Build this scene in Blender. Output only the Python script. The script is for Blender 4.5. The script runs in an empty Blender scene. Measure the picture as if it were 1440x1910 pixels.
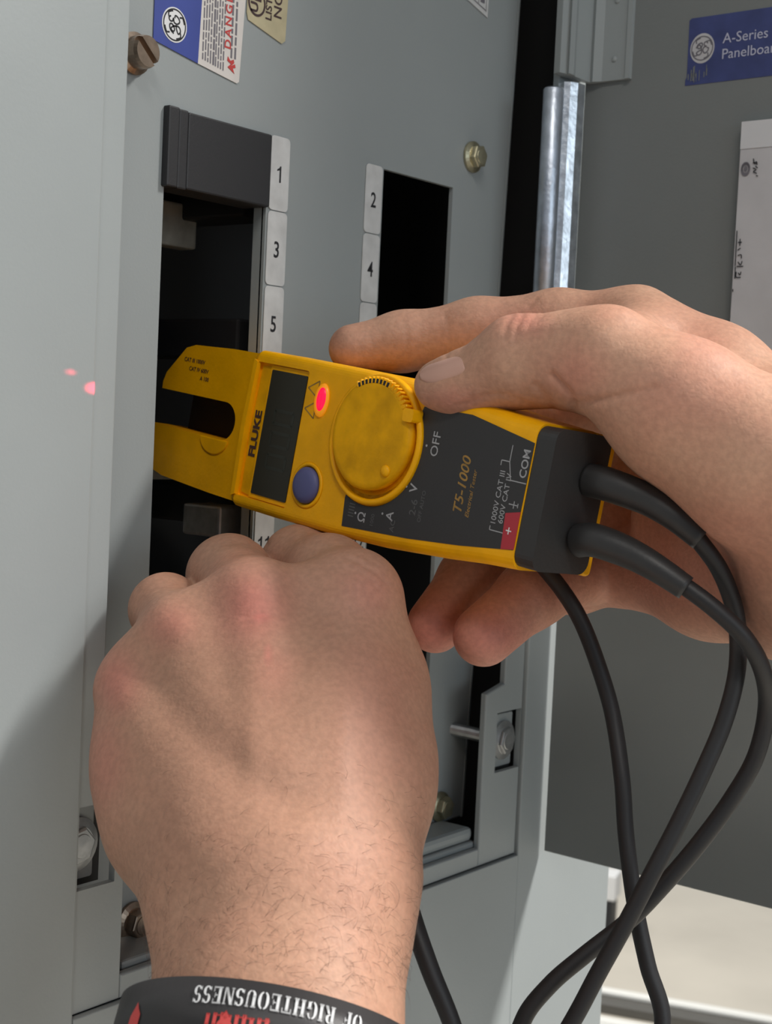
import bpy, bmesh, math, random
import numpy as np
from mathutils import Vector, Matrix
random.seed(7); np.random.seed(7)
D = bpy.data; S = bpy.context.scene; COL = S.collection
# ------------------------------------------------------------------ camera
F, CX, CY = 2800.0, 720.0, 955.0                 # focal length and centre for a 1440 x 1910 frame
CR = np.array([0.6054, -0.7946, 0.0470]); CR /= np.linalg.norm(CR)
CW = np.array([0.7958, 0.6029, -0.0571]); CW -= CR*(CW@CR); CW /= np.linalg.norm(CW)
CU = np.cross(CR, CW)
CP = np.array([-0.3889, -0.3473, 1.3904])
def P(px, py, d):                                # point seen at a pixel, d metres deep
    return CP + d*(CW + (px-CX)/F*CR - (py-CY)/F*CU)
cam = D.cameras.new('camera'); co = D.objects.new('camera', cam); COL.objects.link(co); S.camera = co
cam.sensor_fit = 'HORIZONTAL'; cam.sensor_width = 36; cam.lens = F/1440*36; cam.clip_start = 0.01
co.matrix_world = Matrix(((CR[0], CU[0], -CW[0], CP[0]), (CR[1], CU[1], -CW[1], CP[1]), (CR[2], CU[2], -CW[2], CP[2]), (0, 0, 0, 1)))
cam.dof.use_dof = True; cam.dof.focus_distance = 0.44; cam.dof.aperture_fstop = 45
# ------------------------------------------------------------------ light
S.view_settings.view_transform = 'Standard'; S.view_settings.look = 'None'
S.view_settings.gamma = 1; S.view_settings.use_curve_mapping = False; S.view_settings.exposure = 0.36
wd = D.worlds.new('world'); S.world = wd; wd.use_nodes = True
wd.node_tree.nodes['Background'].inputs[0].default_value = (0.76, 0.87, 1.0, 1)
wd.node_tree.nodes['Background'].inputs[1].default_value = 0.185
def area(name, loc, target, sx, sy, power, col):
    l = D.lights.new(name, 'AREA'); l.shape = 'RECTANGLE'; l.size = sx; l.size_y = sy; l.energy = power; l.color = col
    o = D.objects.new(name, l); COL.objects.link(o); o.location = loc
    o.rotation_euler = (Vector(target)-Vector(loc)).to_track_quat('-Z', 'Y').to_euler(); return o
area('ceiling_light', (0.87, -1.36, 2.95), (0.87, -1.36, 0), 0.26, 1.25, 82, (1.0, 0.97, 0.93))
area('ceiling_light', (-1.3, -1.3, 2.95), (-1.3, -1.3, 0), 0.3, 1.25, 18, (1.0, 0.95, 0.88))  # unseen weak fill added high on the left
area('window_light', (-0.9, -3.6, 1.9), (0, 0, 1.4), 2.2, 1.2, 16, (0.80, 0.92, 1.0))  # unseen light added behind the camera to brighten metal and trim reflections
area('aisle_light', (2.6, 2.2, 2.9), (2.9, 1.4, 0), 1.6, 1.6, 70, (1.0, 0.97, 0.9))
# ------------------------------------------------------------------ materials
def mat(name, col, rough=0.5, metal=0.0, spec=0.5, noise=0.0, nscale=60, bump=0.0, bscale=400, emit=0.0, coat=0.0, sss=0.0):
    m = D.materials.new(name); m.use_nodes = True; nt = m.node_tree; b = nt.nodes['Principled BSDF']
    b.inputs['Base Color'].default_value = (*col, 1); b.inputs['Roughness'].default_value = rough
    b.inputs['Metallic'].default_value = metal; b.inputs['Specular IOR Level'].default_value = spec
    if coat: b.inputs['Coat Weight'].default_value = coat
    if emit: b.inputs['Emission Color'].default_value = (*col, 1); b.inputs['Emission Strength'].default_value = emit
    tc = nt.nodes.new('ShaderNodeTexCoord')
    if noise:
        n = nt.nodes.new('ShaderNodeTexNoise'); n.inputs['Scale'].default_value = nscale; n.inputs['Detail'].default_value = 6
        nt.links.new(tc.outputs['Object'], n.inputs['Vector'])
        r = nt.nodes.new('ShaderNodeMapRange'); r.inputs[1].default_value = 0.3; r.inputs[2].default_value = 0.7
        r.inputs[3].default_value = 1-noise; r.inputs[4].default_value = 1+noise*0.4
        nt.links.new(n.outputs['Fac'], r.inputs[0])
        mx = nt.nodes.new('ShaderNodeMix'); mx.data_type = 'RGBA'; mx.blend_type = 'MULTIPLY'; mx.inputs[0].default_value = 1
        mx.inputs[6].default_value = (*col, 1); nt.links.new(r.outputs[0], mx.inputs[7]); nt.links.new(mx.outputs[2], b.inputs['Base Color'])
    if bump:
        n = nt.nodes.new('ShaderNodeTexNoise'); n.inputs['Scale'].default_value = bscale; n.inputs['Detail'].default_value = 3
        nt.links.new(tc.outputs['Object'], n.inputs['Vector'])
        bp = nt.nodes.new('ShaderNodeBump'); bp.inputs['Strength'].default_value = bump; bp.inputs['Distance'].default_value = 0.0004
        nt.links.new(n.outputs['Fac'], bp.inputs['Height']); nt.links.new(bp.outputs[0], b.inputs['Normal'])
    return m
M = {}
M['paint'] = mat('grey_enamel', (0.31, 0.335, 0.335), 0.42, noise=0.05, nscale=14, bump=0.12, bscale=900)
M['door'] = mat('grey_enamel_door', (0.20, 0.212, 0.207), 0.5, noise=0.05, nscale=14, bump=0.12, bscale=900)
M['zinc'] = mat('galvanised_steel', (0.82, 0.86, 0.92), 0.34, 1.0, noise=0.35, nscale=170, bump=0.5, bscale=420)
M['zincbar'] = mat('zinc_rod', (0.62, 0.67, 0.75), 0.42, 1.0, noise=0.2, nscale=150, bump=0.5, bscale=420)
M['steel'] = mat('dull_steel', (0.45, 0.46, 0.46), 0.38, 0.8, noise=0.2, nscale=300)
M['brass'] = mat('yellow_zinc_steel', (0.46, 0.42, 0.28), 0.36, 0.8, noise=0.2, nscale=300)
M['bronze'] = mat('brown_plated_steel', (0.38, 0.29, 0.22), 0.32, 0.85, noise=0.25, nscale=300)
M['black'] = mat('black_plastic', (0.018, 0.018, 0.02), 0.55, bump=0.15, bscale=1500)
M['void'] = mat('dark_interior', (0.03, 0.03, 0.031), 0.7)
M['label'] = mat('white_vinyl', (0.62, 0.62, 0.61), 0.5, noise=0.16, nscale=130)
M['ink'] = mat('black_ink', (0.015, 0.015, 0.018), 0.6)
M['greyink'] = mat('grey_ink', (0.16, 0.15, 0.17), 0.6)
M['blue'] = mat('blue_vinyl', (0.045, 0.07, 0.30), 0.45, noise=0.08, nscale=90)
M['dblue'] = mat('faded_blue_vinyl', (0.05, 0.065, 0.20), 0.5, noise=0.2, nscale=120)
M['white'] = mat('white_print', (0.72, 0.72, 0.72), 0.5)
M['lav'] = mat('pale_print', (0.52, 0.53, 0.66), 0.5)
M['cream'] = mat('cream_vinyl', (0.66, 0.62, 0.58), 0.5, noise=0.06, nscale=130)
M['red'] = mat('red_ink', (0.52, 0.05, 0.045), 0.5)
M['gold'] = mat('gold_foil_vinyl', (0.50, 0.44, 0.28), 0.4, noise=0.15, nscale=160)
M['brown'] = mat('dark_brown_ink', (0.05, 0.025, 0.025), 0.5)
M['paper'] = mat('white_card', (0.56, 0.55, 0.56), 0.6, noise=0.08, nscale=60)
M['sleeve'] = mat('clear_sleeve_band', (0.66, 0.66, 0.67), 0.35)
M['yellow'] = mat('yellow_plastic', (0.98, 0.455, 0.0), 0.42, spec=0.28, noise=0.14, nscale=95, bump=0.25, bscale=900)
M['yellowdial'] = mat('worn_yellow_plastic', (0.84, 0.40, 0.0), 0.5, spec=0.2, noise=0.28, nscale=110, bump=0.3, bscale=700)
M['face'] = mat('charcoal_overlay', (0.028, 0.027, 0.028), 0.5, bump=0.1, bscale=1500)
M['lcd'] = mat('lcd_glass', (0.034, 0.031, 0.021), 0.3, spec=0.3)
M['lcdfig'] = mat('lcd_segments', (0.025, 0.026, 0.017), 0.3)
M['button'] = mat('blue_grey_rubber', (0.10, 0.105, 0.24), 0.5)
M['led'] = mat('red_lamp', (1.0, 0.004, 0.045), 0.3, emit=1.0)
M['ledrim'] = mat('amber_lens', (0.85, 0.30, 0.01), 0.3, emit=0.35)
M['grey'] = mat('pale_grey_print', (0.36, 0.36, 0.37), 0.5)
M['dimgrey'] = mat('worn_grey_print', (0.09, 0.09, 0.09), 0.5)
M['goldink'] = mat('gold_print', (0.36, 0.20, 0.04), 0.45, noise=0.3, nscale=300)
M['plusred'] = mat('red_overlay', (0.42, 0.025, 0.04), 0.45)
M['rubber'] = mat('black_rubber', (0.027, 0.026, 0.026), 0.45, bump=0.15, bscale=900)
M['lead'] = mat('black_lead_jacket', (0.017, 0.016, 0.017), 0.5, bump=0.1, bscale=1200)
M['silicone'] = mat('black_silicone', (0.022, 0.020, 0.021), 0.5, bump=0.1, bscale=1500)
M['floor'] = mat('beige_floor', (0.60, 0.55, 0.47), 0.45, noise=0.1, nscale=3)
M['darkbar'] = mat('dark_steel_rail', (0.10, 0.095, 0.085), 0.5)
M['board'] = mat('white_board', (0.8, 0.79, 0.75), 0.6)
M['copper'] = mat('dull_copper', (0.42, 0.25, 0.17), 0.5, 0.2, noise=0.3, nscale=120)
M['tin'] = mat('tinned_bar', (0.55, 0.53, 0.46), 0.5, 0.2, noise=0.3, nscale=120)
M['hair'] = mat('brown_hair', (0.11, 0.06, 0.04), 0.5)
M['nail'] = mat('nail', (0.58, 0.33, 0.255), 0.32)
def skin_material():
    m = D.materials.new('skin'); m.use_nodes = True; nt = m.node_tree; L = nt.links; b = nt.nodes['Principled BSDF']
    N = lambda t: nt.nodes.new(t)
    tc = N('ShaderNodeTexCoord'); at = N('ShaderNodeAttribute'); at.attribute_name = 'redness'
    ab = N('ShaderNodeAttribute'); ab.attribute_name = 'tan'  # darkens the skin: even tan plus painted shade patches
    def mix(fac, a, c):
        x = N('ShaderNodeMix'); x.data_type = 'RGBA'
        for i, v in ((0, fac), (6, a), (7, c)):
            if hasattr(v, 'links') or hasattr(v, 'is_output'): L.new(v, x.inputs[i])
            else: x.inputs[i].default_value = v
        return x.outputs[2]
    n1 = N('ShaderNodeTexNoise'); n1.inputs['Scale'].default_value = 55; n1.inputs['Detail'].default_value = 4; L.new(tc.outputs['Object'], n1.inputs['Vector'])
    n2 = N('ShaderNodeTexNoise'); n2.inputs['Scale'].default_value = 600; n2.inputs['Detail'].default_value = 4; L.new(tc.outputs['Object'], n2.inputs['Vector'])
    mr = N('ShaderNodeMapRange'); mr.inputs[1].default_value = 0.35; mr.inputs[2].default_value = 0.7; L.new(n1.outputs['Fac'], mr.inputs[0])
    c = mix(mr.outputs[0], (0.56, 0.318, 0.212, 1), (0.53, 0.272, 0.182, 1))
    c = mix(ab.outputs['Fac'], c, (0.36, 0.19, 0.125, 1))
    c = mix(at.outputs['Fac'], c, (0.56, 0.19, 0.15, 1))
    mr2 = N('ShaderNodeMapRange'); mr2.inputs[1].default_value = 0.35; mr2.inputs[2].default_value = 0.65; mr2.inputs[3].default_value = 0.90; mr2.inputs[4].default_value = 1.06
    L.new(n2.outputs['Fac'], mr2.inputs[0])
    mu = N('ShaderNodeMix'); mu.data_type = 'RGBA'; mu.blend_type = 'MULTIPLY'; mu.inputs[0].default_value = 1; L.new(c, mu.inputs[6]); L.new(mr2.outputs[0], mu.inputs[7])
    L.new(mu.outputs[2], b.inputs['Base Color'])
    b.inputs['Roughness'].default_value = 0.55; b.inputs['Specular IOR Level'].default_value = 0.3
    b.inputs['Subsurface Weight'].default_value = 0.12; b.inputs['Subsurface Radius'].default_value = (1, 0.35, 0.2); b.inputs['Subsurface Scale'].default_value = 0.003
    vo = N('ShaderNodeTexVoronoi'); vo.feature = 'DISTANCE_TO_EDGE'; vo.inputs['Scale'].default_value = 750; L.new(tc.outputs['Object'], vo.inputs['Vector'])
    mp = N('ShaderNodeMapping'); mp.inputs['Scale'].default_value = (260, 260, 900); L.new(tc.outputs['Object'], mp.inputs['Vector'])
    n3 = N('ShaderNodeTexNoise'); n3.inputs['Scale'].default_value = 1; n3.inputs['Detail'].default_value = 3; L.new(mp.outputs[0], n3.inputs['Vector'])
    ad = N('ShaderNodeMath'); ad.operation = 'ADD'; L.new(vo.outputs['Distance'], ad.inputs[0]); L.new(n3.outputs['Fac'], ad.inputs[1])
    bp = N('ShaderNodeBump'); bp.inputs['Strength'].default_value = 0.22; bp.inputs['Distance'].default_value = 0.0004
    L.new(ad.outputs[0], bp.inputs['Height']); L.new(bp.outputs[0], b.inputs['Normal'])
    return m
M['skin'] = skin_material()
# ------------------------------------------------------------------ helpers
def thing(name, label, cat, loc=(0, 0, 0), mw=None, group=None):
    o = D.objects.new(name, None); COL.objects.link(o); o.empty_display_size = 0.02
    if mw is not None: o.matrix_world = mw
    else: o.location = loc
    o['label'] = label; o['category'] = cat
    if group: o['group'] = group
    return o
def link(name, me, m, parent=None, label=None, smooth=False):
    for p_ in me.polygons: p_.use_smooth = smooth
    me.materials.clear(); me.materials.append(M[m])
    o = D.objects.new(name, me); COL.objects.link(o)
    if parent is not None: o.parent = parent
    if label: o['label'] = label
    return o
def new_mesh(name, v, f):
    me = D.meshes.new(name); me.from_pydata([tuple(x) for x in v], [], f); me.validate(); me.update(); return me
def bm_mesh(bm, name='m'):
    bmesh.ops.recalc_face_normals(bm, faces=bm.faces)
    me = D.meshes.new(name); bm.to_mesh(me); bm.free(); return me
def box_bm(x0, x1, y0, y1, z0, z1, bev=0.0, seg=2):
    bm = bmesh.new(); bmesh.ops.create_cube(bm, size=1)
    for v in bm.verts: v.co = ((x0+x1)/2+v.co.x*(x1-x0), (y0+y1)/2+v.co.y*(y1-y0), (z0+z1)/2+v.co.z*(z1-z0))
    if bev: bmesh.ops.bevel(bm, geom=bm.edges[:], offset=bev, segments=seg, affect='EDGES', profile=0.5)
    return bm
def box(name, m, parent, x0, x1, y0, y1, z0, z1, bev=0.0, label=None):
    return link(name, bm_mesh(box_bm(x0, x1, y0, y1, z0, z1, bev), name), m, parent, label)
def prism_bm(pts, z0, z1, bev=0.0, seg=2, side=True):
    """polygon in xy pulled from z0 to z1"""
    bm = bmesh.new(); n = len(pts)
    a = [bm.verts.new((p[0], p[1], z0)) for p in pts]; b = [bm.verts.new((p[0], p[1], z1)) for p in pts]
    bm.faces.new(a[::-1]); bm.faces.new(b)
    for i in range(n): bm.faces.new((a[i], a[(i+1) % n], b[(i+1) % n], b[i]))
    bmesh.ops.recalc_face_normals(bm, faces=bm.faces)
    if bev:
        zt = max(z0, z1)
        es = [e for e in bm.edges if (abs(e.verts[0].co.z-zt) < 1e-9 and abs(e.verts[1].co.z-zt) < 1e-9)]
        bmesh.ops.bevel(bm, geom=es, offset=bev, segments=seg, affect='EDGES', profile=0.5)
    return bm
def xf(me, mtx): me.transform(mtx); me.update(); return me
def lathe_bm(prof, n=32):
    """profile (r, z) turned about z"""
    bm = bmesh.new(); rings = []
    for r, z in prof:
        rings.append([bm.verts.new((r*math.cos(2*math.pi*i/n), r*math.sin(2*math.pi*i/n), z)) for i in range(n)] if r > 1e-9 else [bm.verts.new((0, 0, z))])
    for a, b in zip(rings, rings[1:]):
        for i in range(n):
            j = (i+1) % n
            if len(a) == 1 and len(b) > 1: bm.faces.new((a[0], b[j], b[i]))
            elif len(b) == 1 and len(a) > 1: bm.faces.new((a[i], a[j], b[0]))
            elif len(a) > 1: bm.faces.new((a[i], a[j], b[j], b[i]))
    if len(rings[0]) > 1: bm.faces.new(rings[0][::-1])
    if len(rings[-1]) > 1: bm.faces.new(rings[-1])
    return bm
def rrect(x0, x1, y0, y1, r, n=5):
    out = []
    for cx, cy, a0 in ((x1-r, y1-r, 0), (x0+r, y1-r, 90), (x0+r, y0+r, 180), (x1-r, y0+r, 270)):
        for i in range(n+1):
            a = math.radians(a0+90*i/n); out.append((cx+r*math.cos(a), cy+r*math.sin(a)))
    return out
def spline(pts, n=8):
    p = np.array(pts, float); p = np.vstack([2*p[0]-p[1], p, 2*p[-1]-p[-2]]); out = []
    for i in range(1, len(p)-2):
        for t in np.linspace(0, 1, n, endpoint=False):
            a, b, c, d = p[i-1], p[i], p[i+1], p[i+2]
            out.append(0.5*((2*b)+(c-a)*t+(2*a-5*b+4*c-d)*t*t+(3*b-a-3*c+d)*t**3))
    out.append(p[-2]); return np.array(out)
def tube_mesh(pts, rad, n=14, name='tube'):
    """tube along pts; rad a number or one per point"""
    pts = np.array(pts, float); k = len(pts); rad = np.full(k, rad) if np.isscalar(rad) else np.array(rad)
    T = np.gradient(pts, axis=0); T /= np.linalg.norm(T, axis=1)[:, None]
    u = np.cross(T[0], (0.3, 0.2, 0.93)); u /= np.linalg.norm(u); v = []; f = []
    for i in range(k):
        u = u-T[i]*(u@T[i]); u /= np.linalg.norm(u); w = np.cross(T[i], u)
        for j in range(n):
            a = 2*math.pi*j/n; v.append(pts[i]+rad[i]*(math.cos(a)*u+math.sin(a)*w))
    for i in range(k-1):
        for j in range(n): f.append((i*n+j, i*n+(j+1) % n, (i+1)*n+(j+1) % n, (i+1)*n+j))
    f.append(tuple(range(n))[::-1]); f.append(tuple((k-1)*n+j for j in range(n)))
    return new_mesh(name, v, f)
def text_mesh(txt, size, align='LEFT', bold=0.0, ext=0.0, xs=1.0, shear=0.0, space=1.0):
    c = D.curves.new('t', 'FONT'); c.body = txt; c.size = size; c.align_x = align; c.offset = bold*size; c.extrude = ext; c.shear = shear
    c.space_character = space; c.resolution_u = 3
    o = D.objects.new('t', c); COL.objects.link(o)
    me = D.meshes.new_from_object(o.evaluated_get(bpy.context.evaluated_depsgraph_get()))
    D.objects.remove(o); D.curves.remove(c)
    if xs != 1: xf(me, Matrix.Diagonal((xs, 1, 1, 1)))
    return me
def boolean(o, cutter_bm, op='DIFFERENCE'):
    c = D.objects.new('c', bm_mesh(cutter_bm, 'c')); COL.objects.link(c); c.matrix_world = o.matrix_world
    md = o.modifiers.new('b', 'BOOLEAN'); md.object = c; md.operation = op; md.solver = 'EXACT'
    bpy.context.view_layer.update()
    me = D.meshes.new_from_object(o.evaluated_get(bpy.context.evaluated_depsgraph_get()))
    o.modifiers.clear(); o.data = me; D.objects.remove(c)
def join(meshes, name='j'):
    bm = bmesh.new()
    for me in meshes: bm.from_mesh(me)
    me = D.meshes.new(name); bm.to_mesh(me); bm.free(); return me
def mx4(ax, ay, az, o):
    return Matrix(((ax[0], ay[0], az[0], o[0]), (ax[1], ay[1], az[1], o[1]), (ax[2], ay[2], az[2], o[2]), (0, 0, 0, 1)))
Z0 = 1.45                                        # height of the middle of circuit 3; panel x, z below are taken from it
# panel face maps: drawing (x, y) -> panel x, z at depth yy, facing -y
def on_panel(me, x, z, yy, rot=0.0): return xf(me, mx4((1, 0, 0), (0, 0, 1), (0, -1, 0), (x, yy, Z0+z)) @ Matrix.Rotation(rot, 4, 'Z'))
# ------------------------------------------------------------------ floor and far things
fl = box('floor', 'floor', None, -4, 9, -5, 9, -0.1, 0.0); fl['kind'] = 'structure'; fl['label'] = 'pale beige floor seen below the open door'
M['wall'] = mat('white_wall_paint', (0.62, 0.61, 0.58), 0.7, noise=0.05, nscale=4)
wl = box('wall_back', 'wall', None, -3.0, 0.20, 0.128, 0.29, 0.0, 3.1); wl['kind'] = 'structure'; wl['label'] = 'pale wall that carries the panelboard'
# ------------------------------------------------------------------ enclosure
YT, YF = -0.022, -0.0205                          # faces of the trim and of the frame inside it
enc = thing('panelboard_enclosure', 'grey painted steel panelboard enclosure with wide front trim around the opening', 'electrical panel', (0.025, 0.06, 1.45))
def E_(o): o.matrix_parent_inverse = enc.matrix_basis.inverted(); return o
def ebox(name, m, *a, **k): return E_(box(name, m, enc, *a, **k))
# trim: four plates round the opening (opening x -0.0985..0.1435, z -0.2365..0.6)
XL, XR, ZB, ZT = -0.0985, 0.1435, -0.2365, 0.45
ebox('front_plate', 'paint', -0.34, XL, YT, YT+0.003, Z0-0.62, Z0+0.62, bev=0.0012)
ebox('front_plate', 'paint', XR, 0.2245, YT, YT+0.003, Z0-0.62, Z0+0.62, bev=0.0006)
ebox('front_plate', 'paint', XL, XR, YT, YT+0.003, Z0-0.62, Z0+ZB, bev=0.0003)
ebox('front_plate', 'paint', XL, XR, YT, YT+0.003, Z0+ZT, Z0+0.62, bev=0.0003)
# box behind
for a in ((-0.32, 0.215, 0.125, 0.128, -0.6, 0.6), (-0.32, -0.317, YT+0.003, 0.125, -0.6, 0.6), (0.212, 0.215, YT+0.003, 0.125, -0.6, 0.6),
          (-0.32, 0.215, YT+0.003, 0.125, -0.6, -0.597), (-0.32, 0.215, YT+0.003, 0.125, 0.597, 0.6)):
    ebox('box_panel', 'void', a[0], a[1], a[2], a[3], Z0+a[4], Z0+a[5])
# inner frame: narrow sides that widen to carry the bolts, and a bottom ledge
def frame(name, pts, label=None):
    o = link(name, on_panel(bm_mesh(prism_bm([(x, z) for x, z in pts], -0.0025, 0, 0.0006)), 0, 0, YF), 'paint', enc, label); return E_(o)
fr_right = frame('inner_frame', [(0.1290, -0.075), (0.1429, -0.075), (0.1429, -0.2359), (0.1152, -0.2359), (0.1152, -0.1655), (0.1285, -0.1625)])
fr_left = frame('inner_frame', [(-0.0888, 0.44), (-0.0985, 0.44), (-0.0985, -0.2359), (-0.0793, -0.2359), (-0.0793, -0.1640), (-0.0898, -0.1610)][::-1])
frame('inner_frame', [(-0.0793, -0.2359), (0.1152, -0.2359), (0.1152, -0.2285), (-0.0793, -0.2285)])
ebox('frame_ledge', 'paint', -0.076, 0.1175, YF+0.003, 0.0, Z0-0.2292, Z0-0.2262, bev=0.001)
ebox('frame_ledge', 'paint', 0.080, 0.1165, YF+0.004, 0.0, Z0-0.2262, Z0-0.2205, bev=0.002)
# carrier plates with bolts, recessed pockets
def bolt(parent, name, x, z, yy, r, h, m, slot=False, hexa=True, flange=1.25, tilt=0.0, rotz=0.0):
    b1 = lathe_bm([(0, 0), (r*flange, 0), (r*flange, 0.0010), (r*1.03, 0.0018), (r*1.0, 0.0020)], 28)
    me1 = bm_mesh(b1)
    if hexa:
        b2 = prism_bm([(r*math.cos(math.pi*k/3+0.2), r*math.sin(math.pi*k/3+0.2)) for k in range(6)], 0.0015, h, 0.0006, 2)
    else: b2 = lathe_bm([(r, 0.0010), (r, h*0.8), (r*0.93, h), (0, h)], 28)
    me2 = bm_mesh(b2)
    if slot:
        hd = D.objects.new('h', me2); COL.objects.link(hd)
        boolean(hd, box_bm(-r*1.5, r*1.5, -0.0010, 0.0010, h-0.0022, h+0.002)); me2 = hd.data; D.objects.remove(hd)
    parts = [me1, me2]
    if hexa: parts.append(bm_mesh(lathe_bm([(r*0.70, h-0.0003), (r*0.62, h+0.0003), (0, h+0.0004)], 20)))
    return link(name, on_panel(join(parts), x, z, yy, rotz), m, parent)
def bm_from(me): bm = bmesh.new(); bm.from_mesh(me); return bm
for bx, yy_, x0_, x1_, fr_ in ((0.1340, YF+0.0032, -0.0100, 0.0082, fr_right), (-0.0930, YF+0.0062, -0.0080, 0.0098, fr_left)):
    fr_.parent = None; fr_.matrix_parent_inverse = Matrix()
    boolean(fr_, box_bm(bx+x0_, bx+x1_, -0.03, 0, Z0-0.1990, Z0-0.1742)); fr_.parent = enc; E_(fr_)
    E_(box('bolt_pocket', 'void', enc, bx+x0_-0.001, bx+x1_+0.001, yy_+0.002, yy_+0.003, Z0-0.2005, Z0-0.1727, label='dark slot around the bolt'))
    E_(link('bolt_plate', on_panel(bm_mesh(prism_bm(rrect(-0.0085 if bx > 0 else -0.0055, 0.0062, -0.0112, 0.0108, 0.001), -0.0015, 0.0003, 0.0002)), bx, -0.1865, yy_), 'paint', enc))
    E_(bolt(enc, 'hex_bolt', bx-0.001, -0.1868, yy_-0.0003, 0.0056, 0.0033, 'steel', flange=1.45))
    E_(link('stud', tube_mesh([(bx-0.014, 0.006, Z0-0.183), (bx-0.004, -0.012, Z0-0.186)], 0.0028), 'steel', enc))
# hinge parts on the right: zinc rod and galvanised strip
E_(link('hinge_rod', bm_mesh(bm_from(xf(bm_mesh(lathe_bm([(0, -0.06), (0.0042, -0.06), (0.0042, 0.0788), (0.0036, 0.0795), (0, 0.0795)], 20)), Matrix.Translation((0.1365, YF-0.0035, Z0))))), 'zincbar', enc, 'blueish zinc hinge rod', True))
def onz(px, y, z):                                # x of the point at depth y, height z seen in column px
    lo, hi = -0.2, 0.5
    for _ in range(50):
        m = (lo+hi)/2; q = np.array([m, y, Z0+z])-CP; c_ = CX+F*(q@CR)/(q@CW)
        lo, hi = (m, hi) if c_ < px else (lo, m)
    return lo
stp = [(onz(px, y, 0.04), y) for px, y in ((1035, YT-0.0006), (1042, YT-0.0034), (1054, YT-0.0056), (1068, YT-0.0074), (1081, YT-0.0080))]
stp += [(stp[-1][0]+0.0006, YT-0.0070), (stp[-1][0]+0.0006, YT+0.0005), (stp[0][0], YT+0.0005)]
b_ = prism_bm(stp, Z0-0.07, Z0+0.0830, 0.0); E_(link('hinge_strip', bm_mesh(b_), 'zinc', enc, 'bright galvanised hinge strip'))
# bus bars inside
bus = thing('bus_assembly', 'dark bus bars and connectors deep inside the left opening', 'bus bars', (-0.02, 0.09, 1.40))
def B_(o): o.matrix_parent_inverse = bus.matrix_basis.inverted(); return o
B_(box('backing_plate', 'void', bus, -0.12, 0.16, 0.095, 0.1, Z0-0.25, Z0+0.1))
for k, (z, m) in enumerate(((0.010, 'tin'), (-0.017, 'copper'), (-0.075, 'tin'), (-0.105, 'tin'), (-0.128, 'copper'))):
    B_(box('bus_stab', m, bus, -0.065, 0.012-0.01*(k % 2), 0.050+0.008*(k % 2), 0.058+0.008*(k % 2), Z0+z-0.008, Z0+z+0.008, 0.001))
    B_(link('stab_screw', on_panel(bm_mesh(lathe_bm([(0.004, 0), (0.004, 0.003), (0, 0.003)], 14)), -0.018, z, 0.050+0.008*(k % 2)), 'steel', bus))
for z in (0.02, -0.03, -0.09): B_(box('stab_insulator', 'black', bus, 0.004, 0.022, 0.02, 0.09, Z0+z-0.008, Z0+z+0.006, 0.001))
B_(box('wire_lug', 'steel', bus, -0.010, 0.004, 0.012, 0.03, Z0-0.101, Z0-0.090, 0.001))
# ------------------------------------------------------------------ dead front
df = thing('dead_front_cover', 'grey dead front cover plate with two breaker openings and numbered labels', 'cover plate', (0.025, 0, 1.45))
def D_(o):
    if o.parent is df: o.matrix_parent_inverse = df.matrix_basis.inverted()
    return o
pl = link('cover_plate', on_panel(bm_mesh(prism_bm([(-0.094, -0.2225), (0.1320, -0.2225), (0.1545, 0.40), (-0.094, 0.40)], -0.0018, 0, 0.0009)), 0, 0, 0), 'paint', df); D_(pl)
pl.matrix_parent_inverse = Matrix(); pl.parent = None
for x0, x1 in ((-0.054, -0.006), (0.0582, 0.1035)): boolean(pl, box_bm(x0, x1, -0.02, 0.02, Z0-0.166, Z0+0.0360))
link_ = pl; pl.parent = df; D_(pl)
D_(box('cover_flange', 'paint', df, -0.006, -0.0045, 0.0012, 0.0055, Z0-0.166, Z0+0.036))
ar_ = [(0.1390+0.0045*math.sin(math.radians(a)), 0.0050-0.0050*math.cos(math.radians(a))) for a in range(0, 91, 9)]+[(0.1435, 0.014)]
D_(link('cover_flange', bm_mesh(prism_bm(ar_+[(0.1420, 0.014), (0.1390, 0.0018)], -0.2225, 0.40)), 'paint', df, smooth=False))
for o in D.objects:
    if o.name == 'cover_flange.001': xf(o.data, Matrix.Translation((0, 0, Z0)) @ Matrix(((1, 0, 0.0225/0.6225, 0.1320-0.1390+0.2225*0.0225/0.6225), (0, 1, 0, 0), (0, 0, 1, 0), (0, 0, 0, 1))))
D_(box('cover_flange', 'paint', df, -0.094, 0.131, 0.0015, 0.012, Z0-0.2225, Z0-0.221))
D_(bolt(df, 'slotted_screw', -0.0690, 0.0500, -0.0002, 0.0050, 0.0066, 'bronze', slot=True, hexa=False, flange=1.28, rotz=math.radians(-42)))
D_(bolt(df, 'hex_screw', 0.1155, 0.0500, -0.0002, 0.0047, 0.0046, 'brass', flange=1.32))
D_(bolt(df, 'hex_screw', -0.0560, -0.2230+0.0005, -0.0002, 0.0048, 0.0055, 'bronze', flange=1.35))
D_(bolt(df, 'hex_screw', 0.1150, -0.215, -0.0002, 0.0047, 0.0046, 'brass', flange=1.32))
def digits(num):
    t_ = str(num); n_ = len(t_); out = []
    for i, ch in enumerate(t_):
        if ch == '1': me = bm_mesh(prism_bm([(-0.0001, 0), (0.0007, 0), (0.0007, 0.0056), (0.00015, 0.0056), (-0.0003, 0.0049), (-0.0013, 0.0044), (-0.0013, 0.0038), (-0.0001, 0.0042)][::-1], -0.00003, 0.00003))
        else: me = text_mesh(ch, 0.0078, 'CENTER', 0.012, 0.00003, 0.86)
        out.append(xf(me, Matrix.Translation(((i-(n_-1)/2)*0.0036, 0, 0))))
    return join(out)
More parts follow.
